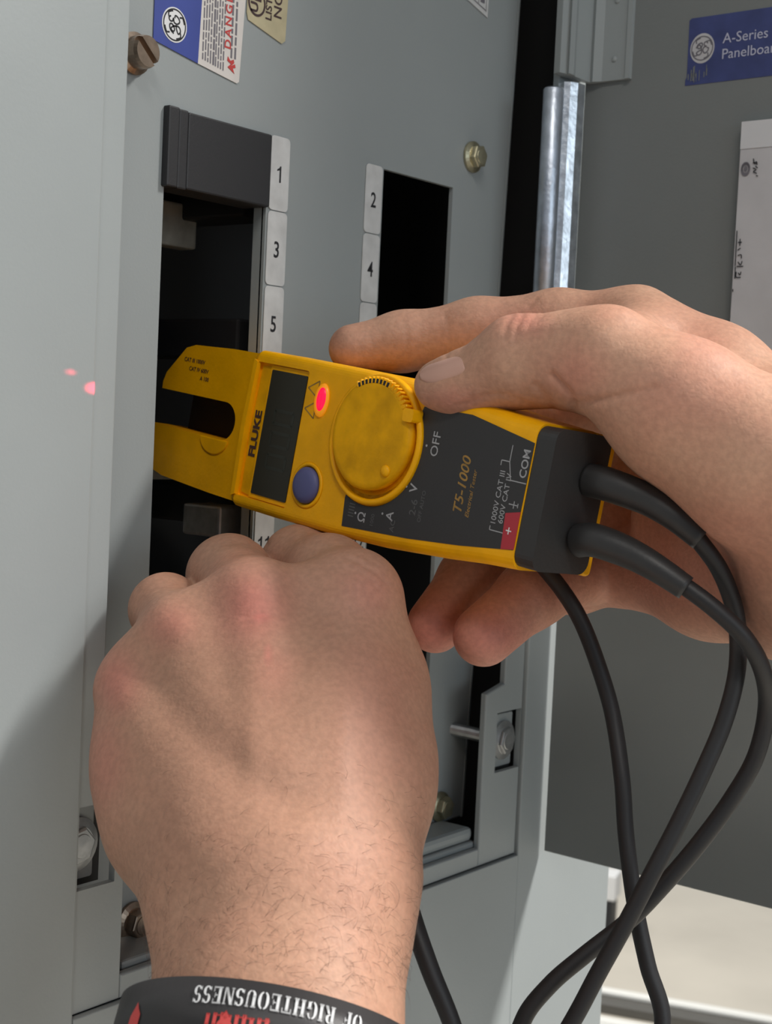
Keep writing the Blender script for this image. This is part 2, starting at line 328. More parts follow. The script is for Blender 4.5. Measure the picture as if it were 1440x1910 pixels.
for k in range(8):
    for side, x0, x1, num in ((0, -0.0052, 0.0046, 2*k+1), (1, 0.0473, 0.0571, 2*k+2)):
        z1 = 0.0372-0.0254*k - (0.0008 if side else 0)
        nl = link('number_label', on_panel(bm_mesh(prism_bm(rrect(x0, x1, z1-0.0250, z1, 0.0016, 4), 0, 0.00025)), 0, 0, -0.0002), 'label', df); D_(nl)
        if nl.data.users:
            t = digits(num)
            g = link('number', on_panel(t, (x0+x1)/2, z1-0.0155, -0.0005), 'ink', nl); D_(g)
# stickers at the top
def sticker(name, parent, reg, m, pts, yy=-0.0002, th=0.0002, label=None):
    return reg(link(name, on_panel(bm_mesh(prism_bm(pts, 0, th)), 0, 0, yy), m, parent, label))
def sprint(name, m, parent, reg, me, x, z, yy, rot=0.0): return reg(link(name, on_panel(me, x, z, yy, rot), m, parent))
def xf_s(k, bm): return xf(bm_mesh(bm), Matrix.Scale(k, 4))
def ring_mesh(r0, r1, a0=0, a1=360, n=48, sx=1.0):
    v = []; f = []
    for i in range(n+1):
        a = math.radians(a0+(a1-a0)*i/n); v += [(r0*math.cos(a)*sx, r0*math.sin(a), 0), (r1*math.cos(a)*sx, r1*math.sin(a), 0)]
    for i in range(n): f.append((2*i, 2*i+1, 2*i+3, 2*i+2))
    return new_mesh('ring', v, f)
def ribbon(pts, w):
    p = spline([(x, y, 0) for x, y in pts], 6); T = np.gradient(p, axis=0); T /= np.linalg.norm(T, axis=1)[:, None]+1e-12
    nrm = np.stack([-T[:, 1], T[:, 0], 0*T[:, 0]], 1)*w/2; v = []; f = []
    for a, b in zip(p-nrm, p+nrm): v += [a, b]
    for i in range(len(p)-1): f.append((2*i, 2*i+1, 2*i+3, 2*i+2))
    return new_mesh('rb', v, f)
def swirl(r):
    """round monogram: ring with four gaps and curly strokes"""
    w = r*0.11; ms = [ring_mesh(r*0.90, r*0.995)]
    for k in range(4): ms.append(ribbon([(r*.86*math.cos(math.radians(90*k+a)), r*.86*math.sin(math.radians(90*k+a))) for a in (12, 25, 40)]+[(r*.66*math.cos(math.radians(90*k+52)), r*.66*math.sin(math.radians(90*k+52)))], w))
    ms.append(ribbon([(x*r, y*r) for x, y in ((-.55, .05), (-.35, .35), (-.05, .42), (.0, .2), (-.25, .0), (-.42, .1), (-.3, .3), (-.1, .1), (-.05, -.35), (-.3, -.52), (-.5, -.35), (-.3, -.2), (.0, -.1))], w))
    ms.append(ribbon([(x*r, y*r) for x, y in ((.5, .35), (.35, .5), (.18, .4), (.2, .2), (.38, .12), (.15, .05), (.08, -.2), (.25, -.42), (.48, -.3), (.58, -.05), (.4, .02))], w))
    return join(ms)
YS = -0.0002
ws = sticker('warning_sticker', df, D_, 'blue', [(-0.0612, 0.0560), (-0.0415, 0.0530), (-0.0398, 0.098), (-0.0612, 0.098)], label='blue end of the warning sticker')
wt = sticker('warning_sticker', df, D_, 'cream', [(-0.0415, 0.0530), (-0.0232, 0.0505), (-0.0222, 0.0512), (-0.0195, 0.098), (-0.0398, 0.098)], label='cream warning sticker with red DANGER print')
R90 = math.radians(90)
sprint('monogram_disc', 'white', ws, D_, bm_mesh(prism_bm([(0.0054*math.cos(a*math.pi/20), 0.0054*math.sin(a*math.pi/20)) for a in range(40)], 0, 0.00012)), -0.0525, 0.0625, YS-0.0002)
sprint('monogram', 'ink', ws, D_, swirl(0.0050), -0.0525, 0.0625, YS-0.00036, R90)
sprint('lettering', 'white', ws, D_, text_mesh('Panelboard', 0.0075, bold=0.01), -0.0455, 0.0765, YS-0.0003, R90)
lines = []
rnd = random.Random(3)
for k in range(9):
    x = -0.0398+0.00165*k*0.72; z = 0.0548-0.0002*k; 
    while z < 0.097:
        w = rnd.uniform(0.0012, 0.0045); lines.append(bm_mesh(box_bm(x, x+0.00052+0.0003*(k == 4), z, z+w, -0.00001, 0.00001))); z += w+0.0006
for k, x in enumerate((-0.0268, -0.0250)):
    z = 0.0580
    while z < 0.097:
        w = rnd.uniform(0.0015, 0.0048); lines.append(bm_mesh(box_bm(x, x+0.0008, z, z+w, -0.00001, 0.00001))); z += w+0.0007
sprint('small_print', 'greyink', wt, D_, join(lines), 0, 0, YS-0.0003)
sprint('danger_lettering', 'red', wt, D_, text_mesh('DANGER', 0.0042, bold=0.02, xs=1.0, space=1.32), -0.0268, 0.0605, YS-0.0003, R90)
bolt_pts = [(-0.0262, 0.0585), (-0.0290, 0.0572), (-0.0268, 0.0556), (-0.0285, 0.0540), (-0.0240, 0.0525), (-0.0252, 0.0548), (-0.0236, 0.0560)]
sprint('shock_symbol', 'red', wt, D_, xf_s(0.71, prism_bm([(-0.0285, 0.0592), (-0.0288, 0.0572), (-0.0262, 0.0562), (-0.0284, 0.0544), (-0.0238, 0.0522), (-0.0250, 0.0545), (-0.0232, 0.0550), (-0.0236, 0.0566), (-0.0262, 0.0553), (-0.0242, 0.0570), (-0.0246, 0.0585), (-0.0268, 0.0575)][::-1], 0, 0.0001)), -0.0078, 0.0162, YS-0.0003)
gs = sticker('listing_sticker', df, D_, 'gold', [(-0.0190, 0.098), (-0.0198, 0.0745), (-0.0190, 0.0722), (-0.0020, 0.0682), (-0.0003, 0.0694), (0.0010, 0.098)], label='gold listing sticker with a circled mark')
sprint('listing_ring', 'brown', gs, D_, ring_mesh(0.0037, 0.0045, sx=0.95), -0.0152, 0.0786, YS-0.0003)
sprint('listing_letters', 'brown', gs, D_, text_mesh('U', 0.0050, 'CENTER', 0.03), -0.0146, 0.0770, YS-0.0003, R90)
sprint('listing_letters', 'brown', gs, D_, text_mesh('L', 0.0050, 'CENTER', 0.03), -0.0132, 0.0802, YS-0.0003, R90)
sprint('listing_letters', 'brown', gs, D_, text_mesh('LISTED', 0.0042, bold=0.02), -0.0078, 0.0742, YS-0.0003, R90)
sprint('listing_letters', 'brown', gs, D_, text_mesh('NO.', 0.0056, bold=0.012), -0.0028, 0.0758, YS-0.0003, R90)
rs = sticker('rating_sticker', df, D_, 'label', [(0.0885, 0.1145), (0.1212, 0.1066), (0.1220, 0.145), (0.0885, 0.150)], label='white rating sticker at the top right')
sprint('sticker_lines', 'greyink', rs, D_, join([bm_mesh(box_bm(0.1196, 0.1199, 0.1085, 0.14, 0, 0.00005)), bm_mesh(prism_bm([(0.09, 0.1160), (0.1196, 0.1088), (0.1196, 0.1092), (0.09, 0.1164)], 0, 0.00005)),
        bm_mesh(box_bm(0.1140, 0.1143, 0.1105, 0.14, 0, 0.00005)), bm_mesh(box_bm(0.1155, 0.1185, 0.1115, 0.118, 0, 0.00005)), bm_mesh(box_bm(0.108, 0.111, 0.1135, 0.119, 0, 0.00005))]), 0, 0, YS-0.0003)
# blank filler in the first space
fp = thing('filler_plate', 'black plastic blank filler plate at the top of the left opening, beside label 1', 'filler plate', (-0.03, 0, Z0+0.024))
def F_(o): o.matrix_parent_inverse = fp.matrix_basis.inverted(); return o
F_(link('plate', on_panel(bm_mesh(prism_bm(rrect(-0.0455, -0.0056, 0.0125, 0.0369, 0.0008, 3), -0.010, 0.0012, 0.0006)), 0, 0, -0.0002), 'black', fp))
F_(box('end_rib', 'black', fp, -0.0553, -0.0505, -0.0026, 0.006, Z0+0.0121, Z0+0.0372, 0.0006))
F_(box('end_rib', 'black', fp, -0.0500, -0.0458, -0.0018, 0.006, Z0+0.0121, Z0+0.0371, 0.0006))
# ------------------------------------------------------------------ door
TH = math.radians(92); HX, HY = 0.1600, -0.0245
du = Vector((math.cos(TH), -math.sin(TH), 0)); dn = Vector((-math.sin(TH), -math.cos(TH), 0))      # along the door, and out of its inner face
dr = thing('panel_door', 'dark grey steel panelboard door standing open on the right', 'door', mw=mx4(du, (0, 0, 1), dn, (HX, HY, Z0)))
def dlink(name, me, m, parent=None, label=None, smooth=False): return link(name, me, m, parent or dr, label, smooth)
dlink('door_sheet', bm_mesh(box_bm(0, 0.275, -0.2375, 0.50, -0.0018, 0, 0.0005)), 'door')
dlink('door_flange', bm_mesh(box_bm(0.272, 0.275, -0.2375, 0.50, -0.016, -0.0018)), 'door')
cov = [(onz(px, y, 0.118), y) for px, y in ((1041, -0.0230), (1052, -0.0265), (1066, -0.0275), (1069, -0.0290), (1078, -0.0292), (1081, -0.0282), (1109, -0.0285), (1113, -0.0300))]
cov += [(HX-0.0022, -0.0335), (HX-0.0022, -0.0440), (HX-0.0030, -0.0445), (HX-0.0030, -0.0465), (HX-0.0002, -0.0465), (HX-0.0002, -0.0265), (cov[0][0]+0.004, -0.0228)]
me = bm_mesh(prism_bm(cov, Z0+0.0855, Z0+0.32)); xf(me, dr.matrix_world.inverted() if False else mx4(du, (0, 0, 1), dn, (HX, HY, Z0)).inverted())
hc = dlink('hinge_cover', me, 'paint', label='stepped grey hinge cover with dimples')
for z in (0.0940, 0.1175, 0.141): dlink('dimple', xf(bm_mesh(lathe_bm([(0.0012, 0), (0.0010, 0.0004), (0.0004, 0.0006), (0, 0.0006)], 14)), Matrix.Translation((0.0145, z, 0.0018))), 'paint', hc)
ds = dlink('brand_sticker', bm_mesh(prism_bm([(0.0470, 0.1055), (0.0472, 0.0832), (0.0466, 0.0825), (0.0466, 0.0802), (0.115, 0.0802), (0.115, 0.1060), (0.0480, 0.1062)][::-1], 0, 0.0002)), 'dblue', label='worn blue sticker with a round monogram')
xo = dlink('monogram_disc', xf(bm_mesh(prism_bm([(0.0052*math.cos(a*math.pi/20), 0.0058*math.sin(a*math.pi/20)) for a in range(40)], 0, 0.0001)), Matrix.Translation((0.0533, 0.0940, 0.0002))), 'paper', ds)
dlink('monogram', xf(swirl(0.0048), Matrix.Translation((0.0533, 0.0940, 0.00036))), 'greyink', ds)
dlink('lettering', xf(text_mesh('A-Series', 0.0056), Matrix.Translation((0.0620, 0.0948, 0.0004))), 'lav', ds)
dlink('lettering', xf(text_mesh('Panelboard', 0.0056), Matrix.Translation((0.0618, 0.0888, 0.0004))), 'lav', ds)
wear = []
for k in range(16):
    x = 0.0475+rnd.uniform(0, 0.0085); z = 0.0806+rnd.uniform(0, 0.003); wear.append(bm_mesh(box_bm(x, x+rnd.uniform(.0001, .0005), z, z+rnd.uniform(.001, .005), 0, 0.0001)))
dlink('worn_scratches', xf(join(wear), Matrix.Translation((0, 0, 0.0003))), 'door', ds)
dc = thing('directory_card', 'white circuit directory card in a sleeve on the open door', 'card', mw=mx4(du, (0, 0, 1), dn, tuple(Vector((HX, HY, Z0-0.002))+du*0.1135)))
link('card_sheet', bm_mesh(box_bm(-0.0395, 0.055, -0.045, 0.0650, 0.0006, 0.0042, 0.0003)), 'paper', dc)
link('sleeve_band', bm_mesh(box_bm(-0.0393, 0.055, 0.0545, 0.0648, 0.0043, 0.0045)), 'sleeve', dc)
link('round_mark', xf(join([ring_mesh(0.0014, 0.0024), ring_mesh(0.0, 0.0009), ring_mesh(0.0016, 0.002, 0, 200)]), Matrix.Translation((-0.0365, 0.0468, 0.0046)) @ Matrix.Diagonal((0.8, 1.1, 1, 1))), 'greyink', dc)
hw_ = link('handwriting', join([xf(ribbon(p_, 0.0004), Matrix.Translation((0, 0, 0.0046))) for p_ in (
    [(-.0335, .0505), (-.0330, .0488), (-.0322, .0492), (-.0318, .0480)], [(-.0336, .0490), (-.0325, .0485), (-.0318, .0490)],
    [(-.0335, .0470), (-.0322, .0462), (-.0332, .0455), (-.0318, .0448)], [(-.0325, .0476), (-.0315, .0468)], [(-.0320, .0440), (-.0312, .0437)],
    [(-.0385, .0235), (-.0384, .0100)], [(-.0378, .0190), (-.0362, .0190)], [(-.0370, .0203), (-.0370, .0176)], [(-.0378, .0160), (-.0366, .0168)], [(-.0376, .0140), (-.0362, .0142), (-.0360, .0128)],
    [(-.0378, .0098), (-.0350, .0098)], [(-.0374, .0116), (-.0362, .0104), (-.0356, .0118)], [(-.0378, .0078), (-.0377, .0058), (-.0358, .0056)], [(-.0370, .0074), (-.0362, .0066), (-.0358, .0078)], [(-.0383, .0098), (-.0382, .0052)], [(-.0388, .0012), (-.0387, .0002)])]), 'ink', dc); hw_['kind'] = 'stuff'
# ------------------------------------------------------------------ tester
TB = np.array([[0.1560, 0.9807, 0.1175], [-0.0596, 0.1281, -0.9900], [-0.9859, 0.1475, 0.0785]]); TO = np.array([-0.0419, -0.0785, 1.3807])
TM = mx4(TB[0], TB[1], TB[2], TO)
ts = thing('electrical_tester', 'yellow and black hand held electrical tester with open jaw, held in the right hand', 'tester', mw=TM)
def tl(name, me, m, parent=None, label=None, smooth=False, mm=True):
    if mm: xf(me, Matrix.Scale(0.001, 4))
    return link(name, me, m, parent or ts, label, smooth)
# shell: rounded sections lofted along x (mm: x to the jaw, y across, z out of the face)
def section(hw, z0, z1, rf, rb, n=6):
    out = []
    for cy, cz, r, a0 in ((hw-rf, z1-rf, rf, 0), (-hw+rf, z1-rf, rf, 90), (-hw+rb, z0+rb, rb, 180), (hw-rb, z0+rb, rb, 270)):
        for i in range(n+1):
            a = math.radians(a0+90*i/n); out.append((cy+r*math.cos(a), cz+r*math.sin(a)))
    return out
secs = [(-61.6, 19.2, -27.5, -0.6, 3.6, 4.5), (-61, 19.8, -28, 0, 4.0, 5), (-48, 20.8, -28, 0, 4.0, 5), (-34, 22.4, -28, 0, 4.0, 5), (-10, 24.5, -28, 0, 3.6, 5), (10, 25.3, -28, 0, 3.2, 5), (40, 25.6, -28, 0, 3.0, 5), (60, 25.4, -27, 0.2, 2.6, 4.5), (62.2, 24.6, -26, -0.6, 2.2, 4)]
v = []; f = []
for s in secs: v += [(s[0], y, z) for y, z in section(*s[1:])]
n_ = len(section(*secs[0][1:]))
for i in range(len(secs)-1):
    for j in range(n_): f.append((i*n_+j, (i+1)*n_+j, (i+1)*n_+(j+1) % n_, i*n_+(j+1) % n_))
f.append(tuple(range(n_))); f.append(tuple((len(secs)-1)*n_+j for j in range(n_))[::-1])
shm = new_mesh('shell', v, f); bmx = bm_from(shm); bmesh.ops.recalc_face_normals(bmx, faces=bmx.faces); shm = bm_mesh(bmx)
sh = tl('body_shell', shm, 'yellow', mm=False)
sh.parent = None
boolean(sh, prism_bm(rrect(34.4, 60.0, -21.6, 21.6, 1.0), -1.6, 5))                       # display pocket
boolean(sh, prism_bm([(0+17.2*math.cos(a*math.pi/30), -6.6+17.2*math.sin(a*math.pi/30)) for a in range(60)], -3.0, 5))   # dial well
boolean(sh, prism_bm([(-70, -30), (-59.9, -30), (-59.9, 30), (-70, 30)], -24.0, 9))                      # socket for the end block
xf(sh.data, Matrix.Scale(0.001, 4)); sh.parent = ts
sh.data.materials.clear(); sh.data.materials.append(M['yellow'])
# raised rim round the display on the jaw side
rim = []
tl('display_bezel', bm_mesh(prism_bm([(34.6, -21.3), (54.0, -21.3), (54.0, 21.3), (34.6, 21.3)], -1.6, -0.9, 0.4)), 'yellow', sh)
tl('brand_panel', bm_mesh(prism_bm([(54.3, -20.8), (58.4, -20.4), (59.3, 0), (58.4, 20.4), (54.3, 20.8)], -1.6, -1.1, 0.2)), 'yellowdial', sh)
tl('bezel_rim', bm_mesh(prism_bm([(59.3, -21.4), (60.1, 0), (59.3, 21.4), (61.0, 22.2), (62.0, 0), (61.0, -22.2)][::-1], -0.6, 0.9, 0.5, 2)), 'yellow', sh)
dp = tl('display', bm_mesh(prism_bm(rrect(35.6, 53.0, -19.9, 19.9, 0.5), -1.0, -0.6)), 'lcd')
seg = []
def seg8(cx, cy, w, h, on):
    out = []; t = 1.0
    S7 = {'a': (h/2, 0, t, w), 'd': (-h/2, 0, t, w), 'g': (0, 0, t, w), 'f': (h/4, w/2, h/2, t), 'e': (-h/4, w/2, h/2, t), 'b': (h/4, -w/2, h/2, t), 'c': (-h/4, -w/2, h/2, t)}
    for c in on: x, y, a, b = S7[c]; out.append(bm_mesh(box_bm(cx+x-a/2, cx+x+a/2, cy+y-b/2, cy+y+b/2, -0.6, -0.55)))
    return out
for y, on in ((8.5, 'abcdef'), (1.5, 'abcdef'), (-5.5, 'abcdef')): seg += seg8(43.5, y, 4.2, 9, on)
tl('display_figures', join(seg), 'lcdfig', dp)
# text on the tester: reads towards -y, its top towards +x
TR = Matrix(((0, 1, 0, 0), (-1, 0, 0, 0), (0, 0, 1, 0), (0, 0, 0, 1)))
def tt(txt, size, x, y, m, parent, z=0.12, bold=0.0, xs=1.0, align='LEFT', name='lettering', shear=0.0, space=1.0):
    me = text_mesh(txt, size, align, bold, 0.03, xs, shear, space); xf(me, Matrix.Translation((x, y, z)) @ TR)
    return tl(name, me, m, parent)
tt('FLUKE', 4.3, 54.9, 8.8, 'brown', sh, -0.95, bold=0.04, xs=1.24, name='brand_lettering')
# face overlay
face = [(10.0, 13.0), (8.6, 21.8), (-20, 19.9), (-40, 17.6), (-59.9, 14.7), (-60.2, -14.2), (-36, -18.3), (-17.5, -17.8)]
arc = []
for a in np.linspace(-138, 58, 30): arc.append((19.6*math.cos(math.radians(a+0))*1.0, -5.6+19.6*math.sin(math.radians(a))))
ring = [(19.4*math.cos(math.radians(a)), -5.4+19.4*math.sin(math.radians(a))) for a in np.linspace(212, 65, 34)]
fo = tl('face_overlay', bm_mesh(prism_bm([(8.4, 13.2), (7.6, 21.6), (-20, 19.7), (-40, 17.5), (-59.4, 14.7), (-59.8, -14.2), (-36, -18.3), (-17.2, -17.9)]+ring, 0.0, 0.15)), 'face', label='charcoal face overlay with worn print')
tl('dial_ring', xf(bm_mesh(lathe_bm([(17.3, -1.5), (17.4, 0.9), (18.0, 1.4), (18.9, 1.3), (19.6, 0.0)], 64)), Matrix.Translation((0, -5.6, 0))), 'yellow', sh, smooth=True)
dl = tl('rotary_dial', xf(bm_mesh(lathe_bm([(0, -2.8), (16.2, -2.8), (16.2, 2.6), (15.4, 3.3), (14, 3.45), (0, 3.6)], 72)), Matrix.Translation((0, -6.9, 0))), 'yellowdial', smooth=True)
tl('dial_pointer', bm_mesh(prism_bm(rrect(-17.6, -13.4, -16.6, -12.8, 0.9, 4), 0.5, 4.4, 0.9, 3)), 'yellow', dl)
tl('dial_detent', xf(bm_mesh(lathe_bm([(1.9, 3.2), (1.6, 4.0), (0.8, 4.4), (0, 4.5)], 16)), Matrix.Translation((-9.8, 2.3, 0))), 'yellow', dl, smooth=True)
teeth = []
for k in range(17):
    a = math.radians(-122+5.4*k+64); c, s_ = math.cos(a), math.sin(a)
for k in range(16):
    a = math.radians(228+5.6*k); teeth.append(xf(bm_mesh(box_bm(14.9, 17.0, -0.42, 0.42, 0.2, 3.5, 0.2, 1)), Matrix.Translation((0, -6.9, 0)) @ Matrix.Rotation(a-math.radians(10), 4, 'Z')))
tl('dial_knurling', join(teeth), 'yellow', dl)
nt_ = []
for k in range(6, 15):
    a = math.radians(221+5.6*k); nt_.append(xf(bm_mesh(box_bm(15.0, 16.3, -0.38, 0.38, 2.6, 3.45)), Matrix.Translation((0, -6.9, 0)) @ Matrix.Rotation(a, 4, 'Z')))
tl('knurl_grooves', join(nt_), 'ink', dl, 'dark grime between the knurls')  # dark blocks set between the knurl teeth
tl('push_button', xf(bm_mesh(lathe_bm([(5.6, -1.0), (5.6, 0.8), (5.0, 1.6), (3.5, 2.1), (0, 2.4)], 36)), Matrix.Translation((26.2, 12.7, 0))), 'button', smooth=True)
tl('button_rim', xf(bm_mesh(lathe_bm([(5.9, -0.5), (6.1, 0.5), (6.8, 0.4), (7.3, 0.0)], 36)), Matrix.Translation((26.2, 12.7, 0))), 'yellow', sh, smooth=True)
lr = tl('lamp_lens', xf(bm_mesh(lathe_bm([(5.0, -0.3), (4.8, 0.6), (3.5, 0.9), (0, 1.0)], 32)), Matrix.Translation((26.4, -13.6, 0)) @ Matrix.Diagonal((0.62, 1.05, 1, 1))), 'ledrim', smooth=True)
tl('lamp', xf(bm_mesh(lathe_bm([(3.4, 0.3), (3.2, 1.0), (2.0, 1.4), (0, 1.5)], 28)), Matrix.Translation((26.0, -13.9, 0)) @ Matrix.Diagonal((0.62, 1.12, 1, 1))), 'led', lr, 'glowing red lamp', smooth=True)
tri = []
for cy in (-17.0, -10.6): 
    q = [(34.0, cy), (29.2, cy-2.6), (29.2, cy+2.6)]
    for a, b in zip(q, q[1:]+q[:1]): tri.append(ribbon([a, ((a[0]+b[0])/2, (a[1]+b[1])/2), b], 0.45))
tl('warning_symbol', xf(join(tri), Matrix.Translation((-0.3, 0.4, 0.05))), 'goldink', sh)
# print on the face
Zf = 0.17
tt('OFF', 4.1, -25.6, -4.6, 'grey', fo, Zf, xs=1.0); tt('.', 6, -21.2, -6.6, 'grey', fo, Zf)
tt('V', 4.2, -20.4, 6.6, 'grey', fo, Zf, bold=.01); tt('.', 6, -16.4, 6.0, 'grey', fo, Zf)
tt('A', 4.0, -12.9, 16.2, 'grey', fo, Zf, bold=.01); tt('.', 6, -8.8, 15.4, 'grey', fo, Zf)
tt('\u03a9', 4.2, -1.6, 19.0, 'grey', fo, Zf, bold=.008); tt('.', 6, 2.4, 17.4, 'grey', fo, Zf)
wv = [bm_mesh(box_bm(3.4, 5.8, 14.2+0.9*k, 14.55+0.9*k, Zf, Zf+.02)) for k in range(5)]
tl('continuity_symbol', join(wv), 'dimgrey', fo)
for x, y, t, s_ in ((-21.5, 13.0, '2-6', 3.6), (-24.0, 14.4, 'OFF AUTO', 1.9), (-14.2, 19.2, 'AC', 2.6), (-5.4, 19.4, '1000', 1.9)): tt(t, s_, x, y, 'dimgrey', fo, Zf, name='worn_lettering')
tt('T5-1000', 4.6, -38.6, 9.4, 'goldink', fo, Zf, bold=.012, shear=.25, xs=1.02, name='model_lettering')
tt('Electrical Tester', 2.0, -41.6, 9.6, 'goldink', fo, Zf, shear=.25, name='model_lettering')
tt('1000V CAT III', 2.55, -51.6, 9.6, 'grey', fo, Zf, name='rating_lettering'); tt('600V CAT IV', 2.5, -54.1, 8.8, 'grey', fo, Zf, name='rating_lettering')
tt('COM', 3.4, -59.0, -4.4, 'grey', fo, Zf, bold=.012, name='terminal_lettering')
ln = [[(-50.0, 9.9), (-50.0, 11.0), (-52.6, 11.0), (-55, 11.0)], [(-49.6, -6.6), (-49.6, -8.0), (-52.5, -8.0), (-52.5, -12.5)], [(-59.6, -3.2), (-55.6, -3.2), (-54.0, -3.2), (-52.5, -8.0)], [(-56.8, 4.0), (-56.8, 2.0)], [(-58.0, 3.0), (-55.0, 3.0)], [(-58.2, 3.6), (-58.2, 2.4)]]
tl('print_lines', xf(join([join([ribbon([a, ((a[0]+b[0])/2, (a[1]+b[1])/2), b], 0.28) for a, b in zip(q, q[1:])]) for q in ln]), Matrix.Translation((0, 0, Zf+.01))), 'grey', fo)
pr = tl('positive_patch', bm_mesh(prism_bm([(-54.5, 5.6), (-59.6, 4.4), (-59.7, 14.5), (-55.2, 15.3)], 0.1, 0.22)), 'plusred', fo)
tt('+', 4.0, -58.2, 11.2, 'white', pr, 0.25, name='plus_mark')
# jaw
Jx = [(58, -24.2), (78, -24.0), (99, -23.0), (104, -21.5), (113.0, -12.0), (114.2, -8.6), (114.0, -6.2)]
slot = [(77.4+6.6*math.cos(math.radians(a)), 0+6.4*math.sin(math.radians(a))) for a in np.linspace(270, 90, 19)]
Jl = [(118, 6.2), (118.4, 9.0), (118.0, 14.0), (114, 21.5), (106, 23.2), (78, 24.3), (58, 24.6)]
jw = tl('jaw', bm_mesh(prism_bm(Jx+slot+Jl, -19.0, -3.6, 2.2, 4)), 'yellow', label='yellow open jaw with a round ended slot')
tl('jaw_liner', bm_mesh(prism_bm([(x, y*0.985) for x, y in [(111.5, -6.42)]+slot+[(111.5, 6.42)]]+[(x-0.8*0, y*1.0) for x, y in []], -17.5, -15.5)), 'black', jw)
tl('jaw_tab', bm_mesh(prism_bm([(80+7.5*math.cos(math.radians(a)), 6.2+5.4*math.sin(math.radians(a))) for a in np.linspace(0, 180, 16)], -4.0, -3.0, 0.4)), 'yellow', jw)
for tx, ty, t, s_ in ((104, -17.0, 'CAT III 1000V', 2.0), (100.5, -14.2, 'CAT IV 600V', 2.0), (93.5, -11.6, 'A 100', 2.0)):
    me = text_mesh(t, s_, 'LEFT', 0.01, 0.03); xf(me, Matrix.Translation((tx, ty, -3.5)) @ Matrix(((-1, 0, 0, 0), (0, -1, 0, 0), (0, 0, 1, 0), (0, 0, 0, 1)))); tl('jaw_print', me, 'brown', jw)
# end block, strain reliefs and leads
eb = tl('end_block', bm_mesh(prism_bm([(x, y) for x, y in rrect(-19.3, 18.9, -23.9, -0.3, 3.6, 6)], 0, 6.6, 2.4, 4)), 'rubber', mm=False)
xf(eb.data, Matrix.Scale(0.001, 4) @ mx4((0, 1, 0), (0, 0, 1), (-1, 0, 0), (-59.8, 0, 0)))
for p_ in eb.data.polygons: p_.use_smooth = False
inv = TM.inverted()
def wtube(name, pts, rad, m, parent=None, smooth=True, n=8, label=None):
    p = spline([P(*q) if not isinstance(q, np.ndarray) else q for q in pts], n)
    if not np.isscalar(rad): rad = np.interp(np.linspace(0, 1, len(p)), np.linspace(0, 1, len(rad)), rad)
    me = tube_mesh(p, rad, 18); xf(me, inv); return link(name, me, m, parent or ts, label, smooth)
wtube('strain_relief', [(1100, 895, .4030), (1138, 905, .3985), (1203, 930, .394), (1255, 962, .390), (1308, 1005, .388)], [.0046, .0046, .0044, .0040, .0036, .0033], 'rubber')
wtube('strain_relief', [(1080, 1008, .4030), (1110, 1008, .3985), (1170, 1030, .394), (1225, 1060, .390), (1280, 1097, .388)], [.0046, .0046, .0044, .0040, .0036, .0033], 'rubber')
wtube('test_lead', [(1295, 997, .3885), (1338, 1055, .391), (1364, 1115, .394), (1376, 1175, .396), (1374, 1255, .397), (1351, 1345, .397), (1311, 1440, .396), (1263, 1540, .395), (1216, 1630, .394), (1166, 1725, .394), (1116, 1815, .394), (1062, 1915, .394), (960, 2080, .394), (880, 2060, .393), (848, 1925, .390), (803, 1810, .392), (768, 1710, .398), (735, 1600, .415), (700, 1480, .432), (665, 1360, .450), (640, 1270, .455)], [.00235]*7+[.0026, .0030, .0030], 'lead', label='black test lead that loops to the left fist')
wtube('test_lead', [(1270, 1088, .3885), (1330, 1133, .386), (1388, 1188, .386), (1422, 1250, .390), (1430, 1320, .397), (1410, 1410, .400), (1365, 1490, .402), (1305, 1572, .403), (1240, 1648, .404), (1175, 1715, .405), (1090, 1782, .405), (1025, 1838, .405), (975, 1905, .405), (960, 2000, .405), (1050, 2110, .406), (1190, 2080, .408), (1236, 1915, .412), (1208, 1800, .415), (1185, 1690, .418), (1168, 1560, .422), (1160, 1450, .425), (1142, 1330, .430), (1112, 1230, .431), (1082, 1155, .432), (1048, 1100, .4335), (1012, 1055, .436), (985, 1020, .440)], .00235, 'lead', label='black test lead that loops back behind the tester')
# red light that the lamp throws on the trim
lw = TO+np.array([.026, -.0139, .004])@TB
for k, (px, py, e, ang) in enumerate(((177, 724, 0.85, 3.4), (132, 694, 0.5, 1.5))):
    r_ = CW+(px-CX)/F*CR-(py-CY)/F*CU; t_ = (YT-CP[1])/r_[1]; tgt = CP+t_*r_
    l = D.lights.new('lamp_beam', 'SPOT'); l.energy = e; l.color = (1, 0.03, 0.08); l.spot_size = math.radians(ang); l.spot_blend = 0.8; l.shadow_soft_size = 0.0005
    o = D.objects.new('lamp_beam', l); COL.objects.link(o); o.location = lw; o.rotation_euler = Vector(tgt-lw).to_track_quat('-Z', 'Y').to_euler()
tl('shell_lip', bm_mesh(prism_bm([(x, y) for x, y in rrect(-19.6, 19.6, -28.0, -24.1, 1.6, 4)], 0, 5.0, 0.6, 2)), 'yellow', sh, mm=False)
for o in D.objects:
    if o.name == 'shell_lip': xf(o.data, Matrix.Scale(0.001, 4) @ mx4((0, 1, 0), (0, 0, 1), (-1, 0, 0), (-59.7, 0, 0)))
